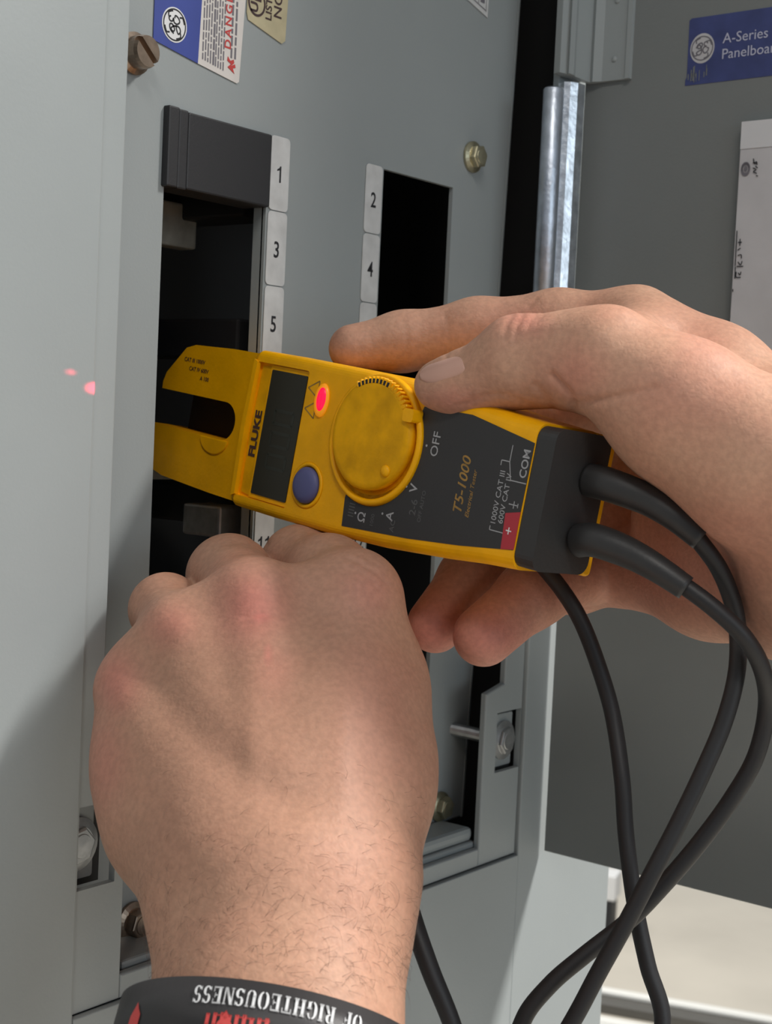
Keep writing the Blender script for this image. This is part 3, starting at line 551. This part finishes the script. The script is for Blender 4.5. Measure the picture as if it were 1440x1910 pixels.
# ------------------------------------------------------------------ hands: smooth blended bodies in camera millimetres (right, down, forward)
def cm(px, py, d): return np.array([(px-CX)/F*d, (py-CY)/F*d, d])
class Field:
    def __init__(s, lo, hi, h):
        s.lo, s.h = np.array(lo, float), h; s.n = np.ceil((np.array(hi)-s.lo)/h).astype(int)+1
    def new(s): return np.full(s.n, 40.0, np.float32)
    def cone(s, f, a, ra, b, rb, k):
        m = max(ra, rb)+k+4; lo = np.minimum(a, b)-m; hi = np.maximum(a, b)+m
        i0 = np.clip(((lo-s.lo)/s.h).astype(int), 0, s.n-1); i1 = np.clip(((hi-s.lo)/s.h).astype(int)+2, 1, s.n)
        if np.any(i1 <= i0): return
        ax = [s.lo[j]+s.h*np.arange(i0[j], i1[j], dtype=np.float32) for j in range(3)]
        X, Y, Z = (ax[0]-a[0])[:, None, None], (ax[1]-a[1])[None, :, None], (ax[2]-a[2])[None, None, :]
        ba = b-a; l2 = float(ba@ba)+1e-6
        t = np.clip((X*ba[0]+Y*ba[1]+Z*ba[2])/l2, 0, 1)
        d = np.sqrt((X-t*ba[0])**2+(Y-t*ba[1])**2+(Z-t*ba[2])**2)-(ra+(rb-ra)*t)
        sl = f[i0[0]:i1[0], i0[1]:i1[1], i0[2]:i1[2]]
        hh = np.maximum(k-np.abs(sl-d), 0)/max(k, 1e-6)
        sl[...] = np.minimum(sl, d)-hh*hh*k*0.25
    def chain(s, f, pts, k):
        c = [(cm(*p[:3]), p[3]) for p in pts]
        for (a, ra), (b, rb) in zip(c, c[1:]): s.cone(f, a, ra, b, rb, k)
def smin(a, b, k):
    h = np.maximum(k-np.abs(a-b), 0)/k; return np.minimum(a, b)-h*h*k*0.25
def nets(f, lo, h):
    ins = f < 0; c = np.zeros(np.array(f.shape)-1, np.int8)
    for dx in (0, 1):
        for dy in (0, 1):
            for dz in (0, 1): c += ins[dx:dx+c.shape[0], dy:dy+c.shape[1], dz:dz+c.shape[2]]
    act = np.argwhere((c > 0) & (c < 8)); idx = np.full(c.shape, -1, np.int32); idx[tuple(act.T)] = np.arange(len(act))
    acc = np.zeros((len(act), 3)); cnt = np.zeros(len(act))
    cor = [(0, 0, 0), (1, 0, 0), (0, 1, 0), (1, 1, 0), (0, 0, 1), (1, 0, 1), (0, 1, 1), (1, 1, 1)]
    for i in range(8):
        for j in range(i+1, 8):
            a, b = np.array(cor[i]), np.array(cor[j])
            if abs(a-b).sum() != 1: continue
            fa = f[tuple((act+a).T)]; fb = f[tuple((act+b).T)]; m = (fa < 0) != (fb < 0)
            t = np.where(m, fa/(fa-fb+1e-12*(fa == fb)), 0)
            acc += np.where(m[:, None], a+(b-a)*t[:, None], 0); cnt += m
    V = (act+acc/cnt[:, None])*h+lo; Q = []
    for ax in range(3):
        s0 = [slice(None)]*3; s1 = [slice(None)]*3; s0[ax] = slice(0, -1); s1[ax] = slice(1, None)
        e = np.argwhere(ins[tuple(s0)] != ins[tuple(s1)]); u, w = (ax+1) % 3, (ax+2) % 3
        e = e[(e[:, u] > 0) & (e[:, w] > 0) & (e[:, u] < c.shape[u]) & (e[:, w] < c.shape[w])]
        def g(du_, dw_): q = e.copy(); q[:, u] -= du_; q[:, w] -= dw_; return idx[tuple(q.T)]
        q = np.stack([g(0, 0), g(1, 0), g(1, 1), g(0, 1)], 1); fl_ = ins[tuple(e.T)]; q[~fl_] = q[~fl_][:, ::-1]; Q.append(q)
    return V, np.concatenate(Q)
def hand_mesh(name, V, Q, red, tan_shade, grooves, bumps=(), base_tan=0.0):
    px = CX+F*V[:, 0]/V[:, 2]; py = CY+F*V[:, 1]/V[:, 2]
    # normals
    tri_n = np.cross(V[Q[:, 2]]-V[Q[:, 0]], V[Q[:, 3]]-V[Q[:, 1]]); N = np.zeros_like(V)
    for k in range(4): np.add.at(N, Q[:, k], tri_n)
    N /= np.linalg.norm(N, axis=1)[:, None]+1e-9
    vis = (N*V).sum(1)/np.linalg.norm(V, axis=1)
    sgn = -1 if np.mean(((V-V.mean(0))*N).sum(1)) < 0 else 1
    N *= sgn; vis *= sgn; fr = np.clip(-vis*4+0.6, 0, 1)
    def blob(L):
        r = np.zeros(len(V))
        for x, y, sx, sy, w in L: r = np.maximum(r, w*np.exp(-((px-x)/sx)**2-((py-y)/sy)**2))
        return r*fr
    R, T = blob(red), np.maximum(blob(tan_shade), base_tan); off = np.zeros(len(V))
    for pts, wd_, dep, dz in grooves:                                  # fine creases
        p = spline([(x, y, 0) for x, y in pts], 5)[:, :2]; dmin = np.full(len(V), 1e9)
        g_ = 3*wd_+10; m = (px > p[:, 0].min()-g_) & (px < p[:, 0].max()+g_) & (py > p[:, 1].min()-g_) & (py < p[:, 1].max()+g_) & (V[:, 2] < dz)
        for a, b in zip(p, p[1:]):
            ba = b-a; t = np.clip(((px[m]-a[0])*ba[0]+(py[m]-a[1])*ba[1])/(ba@ba+1e-9), 0, 1)
            dmin[m] = np.minimum(dmin[m], np.hypot(px[m]-a[0]-t*ba[0], py[m]-a[1]-t*ba[1]))
        off -= dep*np.exp(-(dmin/wd_)**2)*fr
    for x, y, sx, sy, w in bumps: off += w*np.exp(-((px-x)/sx)**2-((py-y)/sy)**2)*fr
    V = V+N*off[:, None]
    W = CP+(V[:, :1]*CR-V[:, 1:2]*CU+V[:, 2:]*CW)/1000
    me = D.meshes.new(name); me.vertices.add(len(W)); me.vertices.foreach_set('co', W.astype(np.float32).ravel())
    if sgn < 0: Q = Q[:, ::-1]
    me.loops.add(Q.size); me.loops.foreach_set('vertex_index', np.ascontiguousarray(Q).astype(np.int32).ravel())
    me.polygons.add(len(Q)); me.polygons.foreach_set('loop_start', np.arange(0, Q.size, 4, dtype=np.int32))
    me.polygons.foreach_set('use_smooth', np.ones(len(Q), bool)); me.update(); me.validate()
    # outward check: camera basis is mirrored, so flip if the volume is negative
    c = W.mean(0); a = W[Q[:, 0]]; n3 = np.cross(W[Q[:, 2]]-a, W[Q[:, 3]]-W[Q[:, 1]])
    if ((a-c)*n3).sum() < 0: me.flip_normals()
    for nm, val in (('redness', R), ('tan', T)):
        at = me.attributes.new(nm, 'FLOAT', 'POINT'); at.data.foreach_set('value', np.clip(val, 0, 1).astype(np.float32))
    me.materials.append(M['skin']); return me, W, N, px, py
def build_hand(lo, hi, h, palm, fingers, kp, kf, kj):
    G = Field(lo, hi, h); pf = G.new()
    for ch in palm: G.chain(pf, ch, kp)
    out = pf.copy()
    for ch in fingers:
        g = G.new(); G.chain(g, ch, kf); joined = smin(g, pf, kj)
        out = smin(out, joined, 1.2) if out is not None else joined
    return nets(out, G.lo, h)
HR = 0.8
# ---- left fist (palm down, little finger on the left)
dz = -8
def sh_(L): return [[(x, y, d+dz, r) for x, y, d, r in ch] for ch in L]
Lp = sh_([
    [(620, 1640, 375, 15), (655, 1112, 430, 12.2)], [(540, 1640, 372, 16), (475, 1125, 422, 11.8)],
    [(460, 1640, 374, 16), (340, 1192, 421, 11.2)], [(400, 1620, 378, 15), (266, 1290, 422, 10.2)],
    [(268, 1292, 424, 10), (310, 1432, 412, 17), (334, 1535, 400, 16.2), (424, 1690, 380, 14.5)],
    [(672, 1620, 386, 14.5), (702, 1470, 402, 12.5), (708, 1310, 428, 12.0)],
    [(660, 1135, 426, 10.5), (698, 1260, 426, 9.8), (708, 1400, 412, 11.2)],
    [(655, 1300, 412, 13), (560, 1500, 390, 16)], [(450, 1300, 430, 15), (600, 1250, 432, 15)],
    [(562, 1150, 428, 10), (580, 1640, 374, 15)], [(408, 1178, 426, 10), (500, 1640, 374, 15)], [(305, 1255, 426, 9.5), (430, 1620, 378, 15)],
    [(424, 1690, 379, 14.6), (434, 1770, 372, 14.8), (432, 1930, 356, 16.5), (350, 2500, 312, 23), (300, 3300, 270, 27)],
    [(634, 1690, 375, 15.4), (622, 1770, 367, 14.8), (600, 1930, 352, 14.8), (585, 2500, 306, 21), (600, 3300, 264, 25)],
    [(525, 1690, 372, 19), (525, 1770, 366, 20), (515, 1930, 351, 21), (470, 2500, 306, 27), (450, 3300, 264, 30)]])
Lf = sh_([
    [(655, 1112, 430, 12.2), (614, 1078, 450, 12.0), (560, 1052, 472, 11.2), (590, 1130, 494, 9), (640, 1180, 480, 8)],
    [(475, 1125, 422, 11.6), (428, 1076, 458, 11.9), (455, 1160, 482, 9.5), (520, 1200, 478, 8.2)],
    [(340, 1192, 421, 11.0), (309, 1137, 446, 9.7), (335, 1225, 470, 9), (400, 1255, 470, 8)],
    [(266, 1290, 422, 10.0), (284, 1240, 448, 8.3), (310, 1300, 462, 8), (380, 1320, 462, 7)],
    [(706, 1310, 430, 11.5), (680, 1200, 456, 10.5), (640, 1110, 486, 9)]])
V, Q = build_hand((-86, -3, 225), (28, 258, 505), HR, Lp, Lf, 11, 5, 5)
red = [(470, 1130, 62, 70, 0.75), (485, 1150, 30, 22, 0.9), (690, 1100, 60, 50, 0.4), (320, 1165, 50, 40, 0.45), (215, 1270, 40, 60, 0.6), (500, 1220, 10, 28, 0.6), (510, 1240, 40, 60, .25), (700, 1320, 80, 160, .22), (190, 1420, 40, 90, .4)]
tan_shade = [(430, 1320, 130, 100, 0.5), (480, 1490, 170, 120, .7), (330, 1560, 150, 150, .8), (300, 1340, 80, 100, .6), (600, 1400, 160, 160, .45), (560, 1250, 160, 120, .35), (450, 1340, 380, 330, .85)]  # darker patches put the shade over the fist into its skin colour
lg = [([(455, 1152), (490, 1146), (520, 1152)], 4, .25, 440), ([(458, 1165), (495, 1160), (525, 1166)], 4, .2, 440), ([(650, 1045), (690, 1060), (715, 1085)], 5, .2, 440), ([(640, 1060), (680, 1075), (705, 1100)], 5, .2, 440), ([(470, 1010), (490, 1005), (497, 1015)], 5, .4, 480),
      ([(270, 1250), (330, 1330), (410, 1410), (540, 1490)], 44, 1.1, 440), ([(405, 1160), (420, 1270)], 34, .7, 440), ([(575, 1130), (570, 1230)], 38, .6, 440), ([(560, 1330), (600, 1460), (640, 1560)], 46, .5, 440)]
lg += [([(650, 1040), (672, 1050), (690, 1066)], 4, .25, 440), ([(664, 1030), (684, 1042), (700, 1056)], 4, .2, 440), ([(565, 985), (560, 1000), (566, 1015)], 4, .2, 480)]
lb = [(470, 1105, 40, 34, 1.0), (335, 1172, 34, 30, .9), (690, 1075, 38, 34, .5), (215, 1275, 28, 36, .6), (470, 1380, 26, 130, .5), (640, 1400, 30, 160, .5), (590, 1270, 30, 90, .3)]
me, LW, LN, lpx, lpy = hand_mesh('left_hand', V, Q, red, tan_shade, lg, lb, 0.36)
lh = thing('hand', 'bare left hand closed in a fist below the tester, black wristband at the wrist', 'hand', tuple(P(525, 1750, 0.36)))
o = D.objects.new('fist', me); COL.objects.link(o); o.parent = lh; o.matrix_parent_inverse = lh.matrix_basis.inverted()
# hair on the wrist and the back of the hand
hv = []; hf = []
cand = np.where((lpy > 1330) & (lpy < 1850) & (lpx > 260) & (lpx < 790) & ((LN*np.stack([0*lpx, 0*lpx, -np.ones_like(lpx)], 1)).sum(1) > 0.15))[0]
wts = np.clip((lpy[cand]-1380)/400, 0.02, 1)**1.3*np.where((lpx[cand] < 480) & (lpy[cand] < 1560), .25, 1); sel = np.random.choice(cand, 640, replace=False, p=wts/wts.sum())
for i in sel:
    n3 = LN[i]; root = LW[i]; L_ = np.random.uniform(1.6, 4.6)/1000; nw = (n3[0]*CR-n3[1]*CU+n3[2]*CW)
    ang = np.random.normal(0.2, 0.9); t3 = math.cos(ang)*CR*1.0-math.sin(ang)*CU; t3 = t3-nw*(t3@nw); t3 /= np.linalg.norm(t3)
    cv = np.cross(nw, t3)*np.random.normal(0, .45); w3 = np.cross(t3, nw)*0.00004; w4 = nw*0.00004; b0 = len(hv)
    for s_ in (0, .35, .7, 1):
        p = root+t3*L_*s_+cv*L_*s_*s_+nw*(0.0008*math.sin(s_*2.6)+0.00015); tp = 1-.7*s_
        hv += [p+w3*tp, p-w3*tp, p+w4*tp]
    for s_ in range(3):
        for a, b in ((0, 1), (1, 2), (2, 0)): hf.append((b0+3*s_+a, b0+3*s_+b, b0+3*s_+3+b, b0+3*s_+3+a))
ho = link('arm_hair', new_mesh('hair', hv, hf), 'hair', lh, 'fine dark hairs'); ho['kind'] = 'stuff'; ho.matrix_parent_inverse = lh.matrix_basis.inverted()
# wristband
WA = np.array([-26.9, 124.1, 340.3]); WX = np.array([0.985, 0.13, 0.08]); WN = np.array([-0.14, 0.78, -0.60]); WX -= WN*(WX@WN)/(WN@WN); WX /= np.linalg.norm(WX); WN /= np.linalg.norm(WN); WY = np.cross(WX, WN)
if WY[2] > 0: WY = -WY                      # towards the viewer
BA, BB = 34.6, 28.0
def bandp(phi, t, off=0.0):                   # phi round the arm (0 = nearest), t along the arm
    return WA+WX*(BA+off)*math.sin(phi)+WY*(BB+off)*math.cos(phi)+WN*t
def toW(q): q = np.asarray(q); return CP+(q[0]*CR-q[1]*CU+q[2]*CW)/1000
nb = 96; bv = []; bf = []
pr_ = [(-0.2, -6.8), (0.9, -7.2), (1.1, 0), (0.9, 7.2), (-0.2, 6.8), (-0.4, 0)]
for i in range(nb):
    for o_, t in pr_: bv.append(toW(bandp(2*math.pi*i/nb, t, o_)))
for i in range(nb):
    for j in range(6): bf.append((i*6+j, i*6+(j+1) % 6, ((i+1) % nb)*6+(j+1) % 6, ((i+1) % nb)*6+j))
bme = new_mesh('band', bv, bf); bme2 = bm_mesh(bm_from(bme))
wb = link('wristband', bme2, 'silicone', lh, 'black silicone wristband with white and red lettering', True); wb.matrix_parent_inverse = lh.matrix_basis.inverted()
def bandput(me, s0, t0, m, name='band_lettering'):
    bm = bm_from(me); bmesh.ops.triangulate(bm, faces=bm.faces); bmesh.ops.subdivide_edges(bm, edges=[e for e in bm.edges if e.calc_length() > 0.8], cuts=1)
    for v_ in bm.verts: v_.co = toW(bandp((s0-v_.co.x)/30.0, t0+v_.co.y, 1.30))      # half a turn: reads right to left, tops away from the hand
    return link(name, bm_mesh(bm), m, wb)
def rc(x0, x1, y0, y1): return bm_mesh(box_bm(x0, x1, y0, y1, -0.01, 0.01))
def el(cx, cy, rx, ry, w, a0, a1, n=14):         # thick-sided bowl
    v = []; f = []
    for i in range(n+1):
        a = math.radians(a0+(a1-a0)*i/n); c, q = math.cos(a), math.sin(a); k = w*(0.35+0.65*abs(c))
        v += [(cx+rx*c, cy+ry*q, 0), (cx+(rx-k)*c, cy+(ry-0.45*w)*q, 0)]
    for i in range(n): f.append((2*i, 2*i+1, 2*i+3, 2*i+2))
    return new_mesh('el', v, f)
def stencil(ch):                                  # serif stencil capitals, 10 units tall; returns meshes and width
    st = lambda x: [rc(x, x+1.9, 0, 10), rc(x-.6, x+2.5, 0, .8), rc(x-.6, x+2.5, 9.2, 10)]
    if ch == 'I': return st(.8), 3.8
    if ch == 'H': return st(.8)+st(5.3)+[rc(3.1, 4.0, 4.6, 5.6), rc(4.2, 5.2, 4.6, 5.6)], 8.4
    if ch == 'T': return [rc(2.4, 4.3, 0, 8.7), rc(1.6, 5.1, 0, .8), rc(.2, 6.5, 9.1, 10), rc(.2, .9, 7.2, 9.1), rc(5.8, 6.5, 7.2, 9.1)], 7.0
    if ch == 'E': return st(.8)+[rc(3.1, 6.2, 0, .9), rc(3.1, 6.2, 9.1, 10), rc(3.1, 5.0, 4.6, 5.5), rc(5.6, 6.2, .9, 3), rc(5.6, 6.2, 7.2, 9.1), rc(4.6, 5.1, 3.6, 6.5)], 6.9
    if ch == 'F': return st(.8)+[rc(3.1, 6.2, 9.1, 10), rc(3.1, 5.0, 4.6, 5.5), rc(5.6, 6.2, 7.2, 9.1), rc(4.6, 5.1, 3.6, 6.5)], 6.8
    if ch == 'U': return [rc(.8, 2.7, 3, 10), rc(.2, 3.3, 9.2, 10), rc(5.6, 6.6, 3, 10), rc(4.9, 7.2, 9.2, 10), el(3.7, 3.2, 2.9, 3.2, 1.9, 180, 265), el(3.7, 3.2, 2.9, 3.2, 1.3, 277, 360)], 7.6
    if ch == 'N': return [rc(.8, 1.6, 0, 10), rc(.2, 2.2, 0, .8), rc(5.9, 6.7, 0, 10), rc(5.2, 7.3, 9.2, 10), bm_mesh(prism_bm([(.3, 10), (2.4, 10), (6.5, 0), (4.9, 0)][::-1], -.01, .01))], 7.7
    if ch == 'O': return [el(3.5, 5, 3.3, 5.1, 1.9, 97, 263), el(4.1, 5, 3.3, 5.1, 1.9, -83, 83)], 7.8
    if ch == 'G': return [el(3.5, 5, 3.3, 5.1, 1.9, 97, 263), el(3.9, 5, 2.9, 5.1, 1.3, 25, 83), el(3.9, 5, 2.9, 5.1, 1.3, -83, -50), rc(4.7, 6.6, .3, 4.2), rc(4.1, 7.1, 3.8, 4.6)], 7.6
    if ch == 'R': return st(.8)+[el(3.3, 7.3, 3.0, 2.7, 1.8, -88, 88), rc(3.1, 3.6, 4.4, 5.4), bm_mesh(prism_bm([(3.6, 4.4), (5.2, 4.6), (7.4, 0), (5.4, 0)][::-1], -.01, .01))], 7.6
    if ch == 'S': return [el(3.2, 7.3, 2.7, 2.8, 1.7, 20, 265), el(3.2, 2.8, 2.8, 2.9, 1.8, -160, 85), rc(5.3, 5.9, 7.4, 9.8), rc(.5, 1.0, .2, 2.6)], 6.4
    return [], 4.5
def stencil_text(txt, h):
    out = []; x = 0
    for ch in txt:
        ms, w_ = stencil(ch)
        for me_ in ms: out.append(xf(me_, Matrix.Scale(h/10, 4) @ Matrix.Diagonal((0.74, 1, 1, 1)) @ Matrix.Translation((x, 0, 0))))
        x += w_+0.55
    return join(out)
bandput(stencil_text('OF RIGHTEOUSNESS', 3.7), 15.8, -5.0, 'white')
bandput(join([rc(1.35*k, 1.35*k+0.7, 0.2*(k % 3), 3.0) for k in range(9)]+[rc(1.35*k-.2, 1.35*k+1.3, 0.5, 0.9) for k in (0, 2, 3, 6)]+[bm_mesh(prism_bm([(7.2, .6), (7.9, -.5), (8.6, .6), (7.9, 1.5)], -.01, .01))]), -1.5, 0.4, 'red')
for s_, a in ((-9.5, 1.0), (-30.5, 1.2)):
    bmf = bmesh.new(); pts_ = [(-1.5, 4), (-1.2, .6), (-.3, -1.4), (.2, -2.6), (.7, -1.0), (1.5, .6), (1.4, 4)]
    bmf.faces.new([bmf.verts.new((-x*a, 1.6+y*a*.75, 0)) for x, y in pts_])
    bandput(bm_mesh(bmf), s_, 0.6 if s_ > -20 else -1.5, 'red', 'band_flame')
# ---- right hand round the tester
Rp = [
    [(1130, 672, 398, 13.4), (1275, 770, 392, 16.5), (1420, 870, 386, 19), (1560, 900, 384, 24)],
    [(1185, 614, 455, 12.0), (1330, 712, 438, 14.5), (1480, 835, 418, 17), (1580, 880, 405, 22)],
    [(1200, 750, 478, 12.5), (1480, 920, 428, 18)], [(1195, 890, 482, 12), (1480, 1000, 425, 18)],
    [(1185, 1060, 466, 11.5), (1330, 1085, 440, 14.5), (1480, 1100, 412, 17), (1580, 1060, 402, 22)],
    [(1260, 960, 446, 12), (1420, 1000, 412, 17)],
    [(1140, 680, 412, 11), (1200, 640, 442, 11)], [(1280, 780, 400, 14), (1300, 760, 432, 13)],
    [(992, 742, 458, 8), (1075, 748, 448, 9), (1210, 760, 444, 12)], [(1560, 900, 390, 26), (1900, 930, 366, 30), (2700, 960, 335, 34)], [(1560, 1040, 398, 25), (1900, 1040, 372, 30), (2700, 1040, 340, 34)]]
Rf = [
    [(1130, 672, 398, 13.2), (1060, 672, 404, 12.2), (968, 676, 411, 12.0), (900, 706, 417, 9.0), (850, 717, 420, 7.6), (816, 719, 423, 6.6)],
    [(1185, 614, 455, 12.0), (1040, 606, 464, 10.3), (890, 618, 471, 9.8), (750, 637, 474, 8.8), (658, 650, 472, 7.6)],
    [(1200, 750, 478, 12.0), (1010, 985, 492, 9.8), (878, 1078, 466, 9.2), (812, 1165, 452, 8.6)],
    [(1195, 890, 482, 11.5), (1105, 1062, 470, 9.8), (992, 1108, 450, 9.6), (902, 1186, 437, 9.0)],
    [(1185, 1060, 466, 11.0), (1075, 1092, 482, 8.4), (970, 1100, 490, 7.6), (905, 1110, 492, 7)]]
V, Q = build_hand((-30, -72, 288), (290, 72, 510), HR, Rp, Rf, 10, 5, 6)
red = [(980, 600, 50, 28, .5), (1080, 700, 60, 50, .3), (1300, 640, 60, 60, .25), (815, 1180, 90, 70, .8), (920, 1190, 110, 70, .75), (840, 745, 60, 25, .4), (1250, 720, 90, 70, .2), (1250, 1060, 220, 120, .4), (1000, 1110, 120, 50, .4)]
tan_shade = [(720, 650, 160, 60, .55), (1300, 1080, 200, 140, .6), (1000, 740, 90, 40, .3)]  # darker patches; the palm one paints in the shade of its underside
rg = [([(1030, 700), (1062, 735), (1070, 762)], 6, .9, 440), ([(1070, 755), (1110, 748), (1170, 735), (1220, 722)], 7, .8, 440), ([(1000, 720), (1020, 745), (1035, 765)], 7, .5, 440), ([(985, 735), (1000, 690)], 5, .25, 440),
      ([(955, 590), (945, 610), (942, 635)], 5, .3, 440), ([(975, 588), (965, 612), (960, 640)], 4, .3, 440), ([(1000, 588), (985, 612)], 4, .3, 440), ([(1015, 585), (1000, 605)], 4, .25, 440),
      ([(830, 585), (838, 625), (832, 665)], 5, .25, 500), ([(755, 600), (760, 640), (752, 680)], 4, .2, 500), ([(1000, 560), (985, 572)], 5, .3, 500), ([(860, 755), (930, 735), (1000, 760)], 5, .25, 440)]
me, RW, RN, rpx, rpy = hand_mesh('right_hand', V, Q, red, tan_shade, rg, [(985, 605, 45, 26, .5)])
rh = thing('hand', 'bare right hand holding the yellow tester, thumb on its dial', 'hand', tuple(P(1400, 900, 0.4)))
o = D.objects.new('grip', me); COL.objects.link(o); o.parent = rh; o.matrix_parent_inverse = rh.matrix_basis.inverted()
# thumb nail: a curved plate set on the tip
from mathutils.bvhtree import BVHTree
def nail(me):
    bv_ = BVHTree.FromPolygons([tuple(v_.co) for v_ in me.vertices], [tuple(p_.vertices) for p_ in me.polygons])
    nv = []; nf = []; nu, nt2 = 18, 12; a = np.array([782, 704.]); b = np.array([867, 677.]); ax = (b-a)/np.linalg.norm(b-a); pn = np.array([-ax[1], ax[0]])
    for i in range(nu+1):
        s_ = i/nu; hw = 20.5*math.sqrt(max(0.02, 1-max(0, (0.30-s_)/0.30)**2))*(1-0.45*max(0, (s_-0.8)/0.2)**2)
        for j in range(nt2+1):
            t = j/nt2*2-1; q = a+(b-a)*s_+pn*hw*t; d_ = CW+(q[0]-CX)/F*CR-(q[1]-CY)/F*CU
            h_ = bv_.ray_cast(Vector(CP), Vector(d_).normalized())
            p = h_[0]; n_ = h_[1]; n_ = n_ if n_.dot(Vector(d_)) < 0 else -n_
            e_ = max(abs(t)**4, max(0, (s_-.85)/.15)**2)
            nv.append(p+n_*(0.00042-0.00065*e_))
    for i in range(nu):
        for j in range(nt2): k = i*(nt2+1)+j; nf.append((k, k+1, k+nt2+2, k+nt2+1))
    return new_mesh('nail', nv, nf)
no = link('thumb_nail', nail(me), 'nail', rh, 'pale thumb nail', True); no.matrix_parent_inverse = rh.matrix_basis.inverted()
sm = no.modifiers.new('s', 'SMOOTH'); sm.iterations = 6; sm.factor = 0.5
so = no.modifiers.new('t', 'SOLIDIFY'); so.thickness = 0.0006; so.offset = -1
# ------------------------------------------------------------------ far things on the floor
def Gp(px, py, z=0.0):
    q = CW+(px-CX)/F*CR-(py-CY)/F*CU; return CP+(z-CP[2])/q[2]*q
a, b = Gp(1090, 1885), Gp(1480, 1955); u = (b-a); u[2] = 0; Ln = np.linalg.norm(u); u /= Ln; w = np.array([u[1], -u[0], 0]); w = w if w@CW < 0 else -w
rl = thing('steel_rail', 'dark steel rail with a pale top edge lying on the floor below the door', 'rail', mw=mx4(u, -w, (0, 0, 1), tuple(a)))
link('rail_body', bm_mesh(box_bm(-0.3, Ln+0.5, 0.0, 0.07, 0, 0.026, 0.004)), 'darkbar', rl)
link('rail_lip', bm_mesh(box_bm(-0.3, Ln+0.5, 0.05, 0.08, 0.026, 0.038, 0.004)), 'board', rl)
a2 = Gp(1040, 1894)
for k in range(4):
    q = a2+w*(0.02+0.045*k)
    bd = link('white_slat', bm_mesh(box_bm(-0.5, 0.62-0.05*k, -0.018, 0.018, 0, 0.02, 0.003)), 'board', None)
    bd.matrix_world = mx4(u, -w, (0, 0, 1), tuple(q)); bd['category'] = 'slat'; bd['group'] = 'white slats on the floor'
    bd['label'] = 'white slat on the floor in front of the dark rail, %s from the rail' % ('first', 'second', 'third', 'fourth')[k]
q = Gp(1134, 1740)
bx_ = thing('small_carton', 'small white and black carton on the floor behind the enclosure edge', 'carton', mw=mx4(u, -w, (0, 0, 1), tuple(q)))
link('carton_base', bm_mesh(box_bm(-0.12, 0.012, -0.03, 0.05, 0, 0.10, 0.003)), 'ink', bx_); link('carton_top', bm_mesh(box_bm(-0.12, 0.020, -0.03, 0.05, 0.10, 0.17, 0.003)), 'white', bx_)
